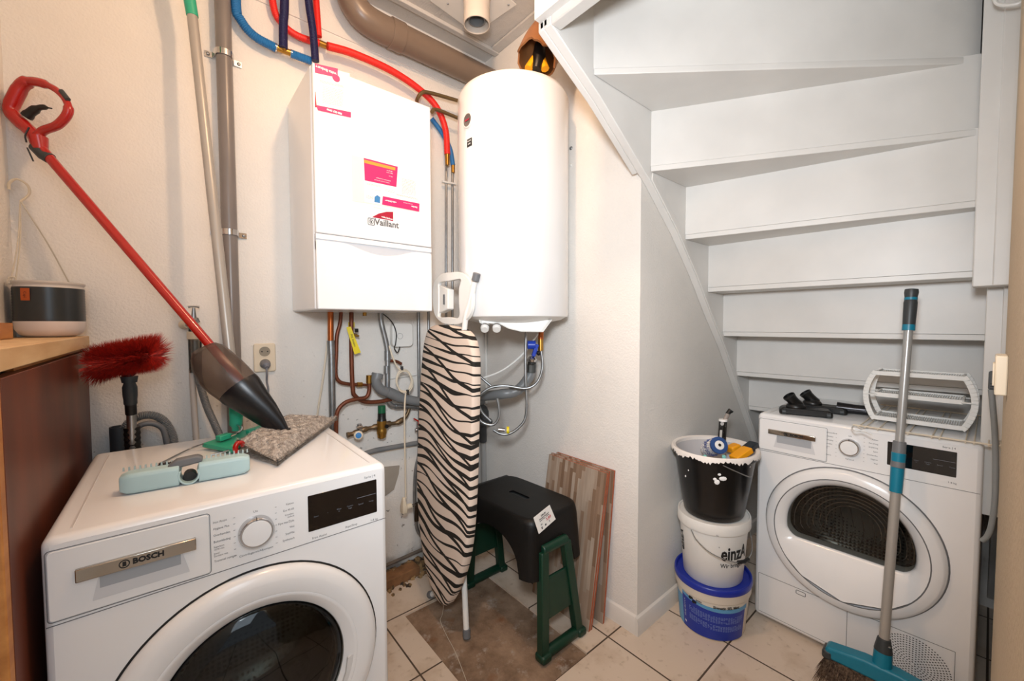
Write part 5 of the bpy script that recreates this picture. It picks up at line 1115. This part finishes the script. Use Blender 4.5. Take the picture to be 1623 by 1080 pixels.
merge(wraptext('SIGMA', .0085, -18, .143, rb1, bold=.0004), wraptext('COATINGS', .006, -18, .136, rb1)).build('lettering', M_ink, b1, smooth=0)
q = [MB().lathe([(.0065 - .0015 * (k % 2), .0), (.0065 - .0015 * (k % 2), .0005), (0, .0005)], V((BC.x + (rb1(.15) + .002) * math.cos(FA + math.radians(-33 + k * 3.2)), BC.y + .92 * (rb1(.15) + .002) * math.sin(FA + math.radians(-33 + k * 3.2)), .143 - .005 * k + .006 * (k % 2))), (math.cos(FA - .5), math.sin(FA - .5), 0), 6) for k in range(4)]
merge(*q).build('emblem', M_inkk, b1, smooth=0)
tl = []
rnd = random.Random(2)
for i in range(12):
    if i == 6: continue
    for a in range(-36, 56, 4):
        if rnd.random() < .93: zc_ = wv((a + 52) / 114) - .020 - i * .0046 - (.004 if i > 6 else 0); p_ = patch(a, a + rnd.uniform(2.2, 3.6), zc_, zc_ + .0014, rb1, .0014, 2); tl.append(p_)
merge(*tl).build('fine_print', mat('print_pale', '#8fa6d8', .6), b1, smooth=0)
merge(wraptext('(O) (o) OO U x A', .0095, -46, .085, rb1, rot=1), wraptext('10', .012, -46, .028, rb1, bold=.0004)).build('side_symbols', M_inkw, b1, smooth=0)
rb2 = lambda z: .116 + .018 * (z - .2) / .22
b2 = thing('white_bucket', 'white lidded bucket with black lettering, middle of the stack', 'bucket', (BC.x, BC.y, .1995), group='stacked buckets')
MB().lathe([(0, .2005), (rb2(.2) - .005, .1995), (rb2(.2), .205), (rb2(.42), .42)], BC, n=72, sy=.92).build('tub', M_white, b2)
MB().lathe([(rb2(.41), .411), (.1415, .412), (.1435, .417), (.1430, .447), (.1405, .453), (.136, .453), (.133, .4485), (0, .4485)], BC, n=72, sy=.92).build('lid', M_white, b2, smooth=50)
merge(wraptext('einzA', .074, 15, .338, rb2, bold=.0022, sx=.72, al='LEFT'), wraptext('Wir bringen', .024, 15, .292, rb2, bold=.0003, sx=.85, al='LEFT'), wraptext('R', .007, 12, .366, rb2)).build('lettering', M_inkk, b2, smooth=0)
wraptext('einzA', .045, -66, .335, rb2, bold=.0014, sx=.8, rot=1).build('lettering', M_inkk, b2, smooth=0)
wraptext('NL', .008, 8, .417, lambda z: .1435, bold=0).build('lid_mark', M_ink, b2, smooth=0)
def onb(adeg, z, r_, C_=BC, sy=.92): a = FA + math.radians(adeg); return V((C_.x + r_ * math.cos(a), C_.y + r_ * sy * math.sin(a), z))
MB().tube([onb(-32, .412, .146), onb(-20, .385, .155), onb(0, .357, .165), onb(25, .335, .168), onb(48, .328, .162), onb(75, .335, .15), onb(100, .36, .146), onb(118, .405, .146)], .0018, 8, sm=6).build('bail', M_steel, b2)
MB().tube([onb(34, .331, .168), onb(44, .328, .1655), onb(54, .3285, .161)], .0065, 10).build('bail_grip', M_black, b2)
b3 = thing('black_tub', 'black builder\'s tub with paint-crusted rim, top of the stack, holding paint tools', 'tub', (BC.x, BC.y, .4535), group='stacked buckets')
rb3 = lambda z: .118 + .041 * (z - .455) / .25
MB().lathe([(0, .4545), (rb3(.455) - .004, .4535), (rb3(.455), .461), (rb3(.60), .60), (rb3(.69), .692)], BC, n=72, sy=.92).build('tub', M_tubblk, b3)
MB().lathe([(rb3(.69) - .003, .70), (rb3(.5) - .003, .50), (.0, .47)], BC, n=72, sy=.92).build('inside', M_tubin, b3)
m = MB().lathe([(rb3(.69), .688), (.168, .690), (.1705, .697), (.1700, .708)], BC, n=96, sy=.92); m.build('lower_rim', M_tubblk, b3)
m = MB(); rnd = random.Random(9); rings = []; nn = 180; jag = [rnd.uniform(-.007, .004) + .004 * math.sin(k * .3) for k in range(nn)]
for r_, z, j in ((rb3(.69) - .0035, .695, 0), (rb3(.69) - .002, .712, 0), (.1665, .7155, 0), (.1712, .711, 0), (.1716, .699, 1)):
    rings.append([V((BC.x + r_ * math.cos(2 * math.pi * k / nn), BC.y + r_ * .92 * math.sin(2 * math.pi * k / nn), z + (jag[k] if j else 0))) for k in range(nn)])
m.loft(rings, False); m.build('crusted_rim', M_rim, b3, smooth=50)
m = MB()
for a, z, s_ in ((6, .62, .011), (14, .635, .009), (3, .63, .006), (-46, .61, .005), (-38, .64, .003), (9, .650, .005)):
    p = onb(a, z, rb3(z) + .001); nn_ = (p - V((BC.x, BC.y, z))).normalized(); m.lathe([(s_, 0), (s_ * .8, .0015), (0, .002)], p - nn_ * .001, nn_, 9, sx=1 + .5 * math.sin(a))
m.build('paint_blobs', M_inkw, b3)
MB().tube([onb(12, .692, .173), onb(25, .675, .176), onb(45, .648, .175), onb(52, .645, .173)], .002, 8, sm=5).build('bail', M_steel, b3)
TD = dep(V((BC.x, BC.y, .72))); t_ = lambda a, b, d=0.: PD(a, b, TD + d)
pb_ = thing('paint_brush', 'paint brush with black patterned sleeve standing upright in the black tub', 'paint brush', t_(1146, 705, .05))
MB().tube([t_(1146, 667, .05), t_(1143, 715, .05)], .0155, 20).build('sleeve', spatter('black_patterned_sleeve', '#0b0b0b', '#4a4a4a', .6, 60), pb_); MB().tube([t_(1146, 665, .05), t_(1146, 668, .05)], .016, 20).build('sleeve_rim', M_inkw, pb_)
MB().lathe([(.0075, 0), (.0075, .001), (0, .001)], t_(1144.5, 672, .0335), -CF, 16).build('sleeve_dot', mat('dot_grey', '#b9b9b9', .5), pb_, smooth=0)
qa, qb = t_(1143, 682, .0335), t_(1142, 696, .0335); MB().bar(qa, qb, .009, .001, -CF).build('sleeve_label', mat('label_pale', '#c2c2be', .6), pb_, smooth=0)
MB().tube([t_(1148, 668, .055), t_(1154, 656, .06)], .009, 12).build('handle', mat('handle_greybrown', '#8d8580', .5), pb_); MB().tube([t_(1153, 657, .06), t_(1157, 651, .062), t_(1159, 654, .062)], .0095, 12).build('handle_tip', M_black, pb_)
rl = thing('paint_roller', 'white and blue fluffy paint roller sleeve lying in the black tub', 'paint roller', t_(1135, 708, .0))
a_, b_ = t_(1122, 712, .07), t_(1140, 706, -.03)
d_ = (b_ - a_).normalized(); MB().tube([a_, b_], .030, 24, corr=(.02, .03)).build('sleeve', M_paper, rl); MB().lathe([(.0315, -.012), (.033, 0), (.021, .003), (.018, .0025)], b_, d_, 28).build('blue_end', mat('roller_blue', '#22467e', .8, bump=.5), rl)
MB().lathe([(.018, .002), (.006, .004)], b_, d_, 11).build('white_hub', M_white, rl); MB().lathe([(.006, .005), (0, .005)], b_, d_, 10).build('hub_hole', M_inkk, rl)
m = MB(); rnd = random.Random(4)
for k in range(1500):
    a = rnd.uniform(0, 6.28); u_ = d_.cross(V((0, 0, 1))).normalized(); w_ = d_.cross(u_); t = rnd.choice((rnd.uniform(.0, .012), rnd.uniform(.045, .07), rnd.uniform(.03, .10) * 1.0)); p = b_ - d_ * t + (u_ * math.cos(a) + w_ * math.sin(a)) * .0295; q = p + (u_ * math.cos(a) + w_ * math.sin(a)) * rnd.uniform(.002, .006) + V((rnd.uniform(-1, 1), rnd.uniform(-1, 1), rnd.uniform(-1, 1))) * .003; s_ = (q - p).cross(CF).normalized() * .0008; m.add([p - s_, p + s_, q], [(0, 1, 2)])
m.build('fluff', mat('fluff_blue', '#46568a', .9), rl, smooth=0); rl.children[-1]['kind'] = 'stuff'
single('turquoise_clip', merge(MB().bar(t_(1117, 722, -.09), t_(1118, 730, -.09), .016, .012), MB().bar(t_(1147, 722, -.09), t_(1148, 730, -.09), .016, .012), MB().bar(t_(1118, 729, -.09), t_(1147, 730, -.09), .006, .010)), mat('turquoise_plastic', '#7cc4bd', .4), 'turquoise plastic clip at the near rim inside the black tub', 'clip', bevel=.002)
yl = thing('yellow_scraper', 'yellow and dark grey scraper lying in the black tub', 'scraper', t_(1180, 712, 0))
MB().bar(t_(1163, 728, -.05), t_(1186, 712, -.03), .045, .022, CU).build('yellow_body', M_yel, yl, bevel=.003); MB().bar(t_(1183, 714, -.03), t_(1196, 704, -.01), .040, .024, CU).build('dark_end', mat('scraper_dark', '#17202a', .4), yl, bevel=.004)
single('yellow_box', MB().bar(t_(1156, 714, .03), t_(1170, 708, .04), .04, .03, CU), M_yel, 'second yellow plastic piece behind the scraper in the black tub', 'container', bevel=.006)

# ------------------------------------------------------------------ things on the dryer
zt = .8455
rk = thing('three_tier_rack', 'white plastic three-tier slatted rack standing on the tumble dryer', 'rack', (1.99, .16, zt + .012))
X0_, X1_, Ya, Yb_ = 1.93, 2.06, .262, .052
for z in (.862, .946, 1.022):
    m = MB(); 
    for x in (X0_, X1_): m.bx(x - .004, x + .004, Yb_, Ya, z - .001, z + .013)
    for y in (Ya, Yb_): m.bx(X0_, X1_, y - .003, y + .003, z, z + .012)
    for k in range(1, 36): y = Yb_ + (Ya - Yb_) * k / 36; m.bx(X0_, X1_, y - .0016, y + .0016, z + .003, z + .0085)
    m.bx(X0_ + .04, X0_ + .044, Yb_, Ya, z + .002, z + .0085); m.bx(X0_ + .085, X0_ + .089, Yb_, Ya, z + .002, z + .0085)
    m.build('shelf', M_white, rk)
for y, s_ in ((Ya, 1), (Yb_, -1)):
    m = MB()
    for x in (X0_, X1_):
        pts = [V((x, y + s_ * .026 * math.sin(math.pi * k / 14) ** .8, .862 + (1.034 - .862) * k / 14)) for k in range(15)]
        for i in range(14): m.bar(pts[i], pts[i + 1], .016, .007, (1, 0, 0))
        m.bar(V((x, y + s_ * .027, .951)), V((x, y - s_ * .004, .951)), .02, .004, (0, 0, 1))
    m.bar(V((X0_, y + s_ * .0, .952)), V((X1_, y + s_ * .0, .952)), .004, .014); m.build('side_frame', M_white, rk, bevel=.001)
wr = thing('wire_shelf', 'cream coated wire shelf lying on the tumble dryer under the white rack', 'wire shelf', (2.05, .14, zt))
zz = zt + .0085
MB().tube([V((1.80, .30, zz)), V((1.80, -.028, zz))], .0028, 8).build('front_wire', M_cable, wr); MB().tube([V((2.34, .30, zz)), V((2.34, -.028, zz))], .0028, 8).build('back_wire', M_cable, wr)
for y in (.285, .268, .235, .180, .163, .110, .093, .040, .023, -.005, -.028): MB().tube([V((1.795, y, zz - .0035)), V((2.345, y, zz - .0035))], .0020, 6).build('cross_wire', M_cable, wr)
MB().tube([V((1.80, -.028, zz)), V((2.05, -.028, zz)), V((2.08, -.028, zz + .014)), V((2.10, -.028, zz + .014))], .0026, 6).build('end_wire', M_cable, wr)
single('plastic_string', MB().tube([PZ(a, b, zt + .002) for a, b in ((1377, 676), (1366, 679), (1354, 676), (1350, 679), (1356, 684), (1366, 684), (1378, 688), (1382, 690))], .0018, 6, sm=5), M_white, 'short white cord lying on the front edge of the tumble dryer', 'cord')
def nozzle(name, label, c_, ang, tube_to=None):
    t = thing(name, label, 'vacuum nozzle', c_, ang); k = dict(world=False)
    MB().loft([[V((x * sx_, y, z)) for x, z in ((-.085, .0), (.085, .0), (.085, .016), (.075, .026), (-.075, .026), (-.085, .016))] for y, sx_ in ((-.032, .92), (-.026, 1), (.03, 1), (.036, .9))]).build('head', M_black, t, bevel=.004, **k)
    MB().ball((-.03, -.005, .028), .034, .028, .020, 18).build('swivel', M_black, t, **k)
    MB().tube([V((-.02, .0, .03)), V((-.038, -.004, .050)), V((-.052, -.010, .068))], [.021, .020, .020], 18, sm=3).build('neck', mat('nozzle_black', '#0c0c0c', .3), t, **k)
    MB().lathe([(.0215, -.006), (.0225, .003), (.019, .004), (.017, -.01), (0, -.012)], (-.053, -.0105, .069), (-.55, -.25, .75), 24).build('opening', M_black, t, **k)
    for x in (-.07, .07): MB().cyl((x - .006, -.034, .011), (x + .006, -.034, .011), .010, n=14).build('wheel', M_dgrey, t, **k)
    if tube_to: MB().tube([V((.05, .005, .022)), V((.10, .005, .022)), V(tube_to)], [.022, .019, .019], 20).build('tube', mat('dark_metal_tube', '#2b2a2d', .25, .6), t, **k)
nozzle('vacuum_nozzle', 'front black vacuum cleaner floor nozzle at the left on the tumble dryer', (1.905, .465, zt + .001), math.radians(-72))
nozzle('vacuum_nozzle', 'rear black vacuum nozzle with dark tube pointing to the white rack', (2.03, .44, zt + .001), math.radians(-85), (.15, .008, .022))

# ------------------------------------------------------------------ broom in front of the dryer
tpb, btb = PXX(1445, 458, 1.795), PXX(1400, 1030, 1.665)
bm = thing('broom', 'broom with grey pole, teal and dark grey fittings, leaning against the tumble dryer', 'broom', (1.66, .2, 0))
ax2 = (tpb - btb).normalized(); L2 = (tpb - btb).length; A2 = lambda s: btb + ax2 * s
def zat(py):   # distance along the pole for an image row
    lo, hi = 0, L2
    for _ in range(40):
        mid = (lo + hi) / 2; p = A2(mid) - CAM; y_ = 540 - FPX * p.dot(CU) / p.dot(CF)
        if y_ > py: lo = mid
        else: hi = mid
    return lo
MB().tube([A2(.0), A2(zat(740))], .0125, 18).build('lower_pole', M_lgrey, bm); MB().tube([A2(zat(700)), A2(zat(522))], .0108, 18).build('upper_pole', mat('pole_pale_grey', '#a8a8a6', .3, .3), bm)
MB().tube([A2(zat(742)), A2(zat(718)) ], [.0165, .0175], 18).build('teal_clamp', M_teal, bm, bevel=.001); MB().tube([A2(zat(780)), A2(zat(742))], [.0155, .0165], 18).build('teal_clamp', M_teal, bm); MB().tube([A2(zat(741)), A2(zat(700))], [.0172, .0165, .016], 18).build('grey_clamp', M_grey, bm, bevel=.001)
MB().tube([A2(zat(524)), A2(zat(515))], .0155, 18).build('grip_end_ring', M_teal, bm); MB().tube([A2(zat(516)), A2(zat(500)), A2(zat(480)), A2(zat(476))], [.0150, .0158, .0165, .0150], 18).build('grip', M_dgrey, bm)
MB().tube([A2(zat(476)), A2(zat(472))], .0158, 18).build('grip_ring', M_teal, bm); MB().tube([A2(zat(472)), A2(zat(464)), A2(zat(459)), A2(zat(457))], [.0150, .0172, .016, .008], 18).build('grip_knob', M_dgrey, bm)
MB().tube([A2(-.005), A2(.035)], [.023, .020, .016], 20).build('collar', M_dgrey, bm, bevel=.002); MB().tube([A2(-.06), A2(.0)], [.024, .022], 20).build('socket', M_teal, bm)
MB().ball(A2(.02) - CF * .0185, .0035, n=8).build('screw', M_chrome, bm)
hz = A2(-.06).z; bx0 = A2(-.06)
HM = Matrix.Translation((bx0.x, bx0.y, 0)) @ Matrix.Rotation(math.radians(2), 4, 'Z')
zb_ = max(.05, hz - .035)
m = MB(HM); m.prism([(-.13, zb_), (.13, zb_), (.14, zb_ + .02), (.135, zb_ + .038), (.04, zb_ + .052), (-.04, zb_ + .052), (-.135, zb_ + .038), (-.14, zb_ + .02)], -.024, .024, 'x'); m.build('head', M_teal, bm, bevel=.008, segs=3)
for s_ in (-1, 1): MB(HM).bx(-.026, .026, *sorted((s_ * .118, s_ * .146)), zb_ - .004, zb_ + .026).build('bumper', M_dgrey, bm, bevel=.008, segs=3)
m = MB(HM); rnd = random.Random(8)
for k in range(3200):
    y = rnd.uniform(-.132, .132); x = rnd.uniform(-.02, .02); fl_ = .30; tip = V((x * 2.4 + rnd.gauss(0, .006), y * 1.12 + (y / .13) ** 3 * .02 + rnd.gauss(0, .005), rnd.uniform(0, .008))); p = V((x, y, zb_)); md = p.lerp(tip, .5) + V((0, 0, .004)); s_ = V((-.65, .76, 0)) * .0009
    m.add([p - s_, p + s_, md - s_, md + s_, tip], [(0, 1, 3, 2), (2, 3, 4)])
n = N('brown_bristle', .8); n.col(n.mix(n.ramp(n.noise(140, 2), .35, .65), '#3a2a20', '#8d7560'))
o = m.build('bristles', n.m, bm, smooth=0); o['kind'] = 'stuff'

# ------------------------------------------------------------------ right edge
single('grey_drain_tube', MB().tube([PXX(a, b, 1.72) for a, b in ((1571, 618), (1574, 650), (1577, 690), (1578, 740), (1577, 790), (1572, 830), (1565, 850), (1556, 858))], .0062, 12, sm=6), mat('tube_grey', '#85898a', .5), 'grey tube hanging down between the tumble dryer and the right wall', 'tube')
p1, p2 = PXX(1567, 588, 1.73), PXX(1581, 620, 1.73); hd = thing('tube_holder', 'grey plastic holder with slots at the top of the hanging grey tube', 'holder', p2)
MB().bx(1.725, 1.74, min(p1.y, p2.y), max(p1.y, p2.y), p2.z, p1.z).build('body', M_rub, hd, bevel=.006, segs=3)
for k in range(3): MB().bx(1.7235, 1.7252, min(p1.y, p2.y) + .004, max(p1.y, p2.y) - .004, p2.z + .004 + k * .007, p2.z + .006 + k * .007).build('slot', M_inkk, hd)
p1, p2 = PXX(1581, 561, 1.12), PXX(1607, 622, 1.12)
lsw = thing('light_switch', 'cream surface-mounted light switch on the edge of the right wall', 'switch', (1.12, -.02, p2.z))
MB().bx(1.05, 1.13, -.0198, -.006, p2.z, p1.z).build('housing', M_cream, lsw, bevel=.002); MB().bx(1.065, 1.115, -.006, -.0035, p2.z + .014, p1.z - .014).build('rocker', M_cream, lsw, bevel=.001)
single('white_hook', MB().tube([PXX(a, b, 1.70) for a, b in ((1576, -30), (1576, -5), (1580, 5), (1590, 8), (1607, 7), (1617, 4), (1624, -4), (1630, -30))], .004, 8, sm=5), M_white, 'white metal loop hanging at the top of the stair post', 'hook')
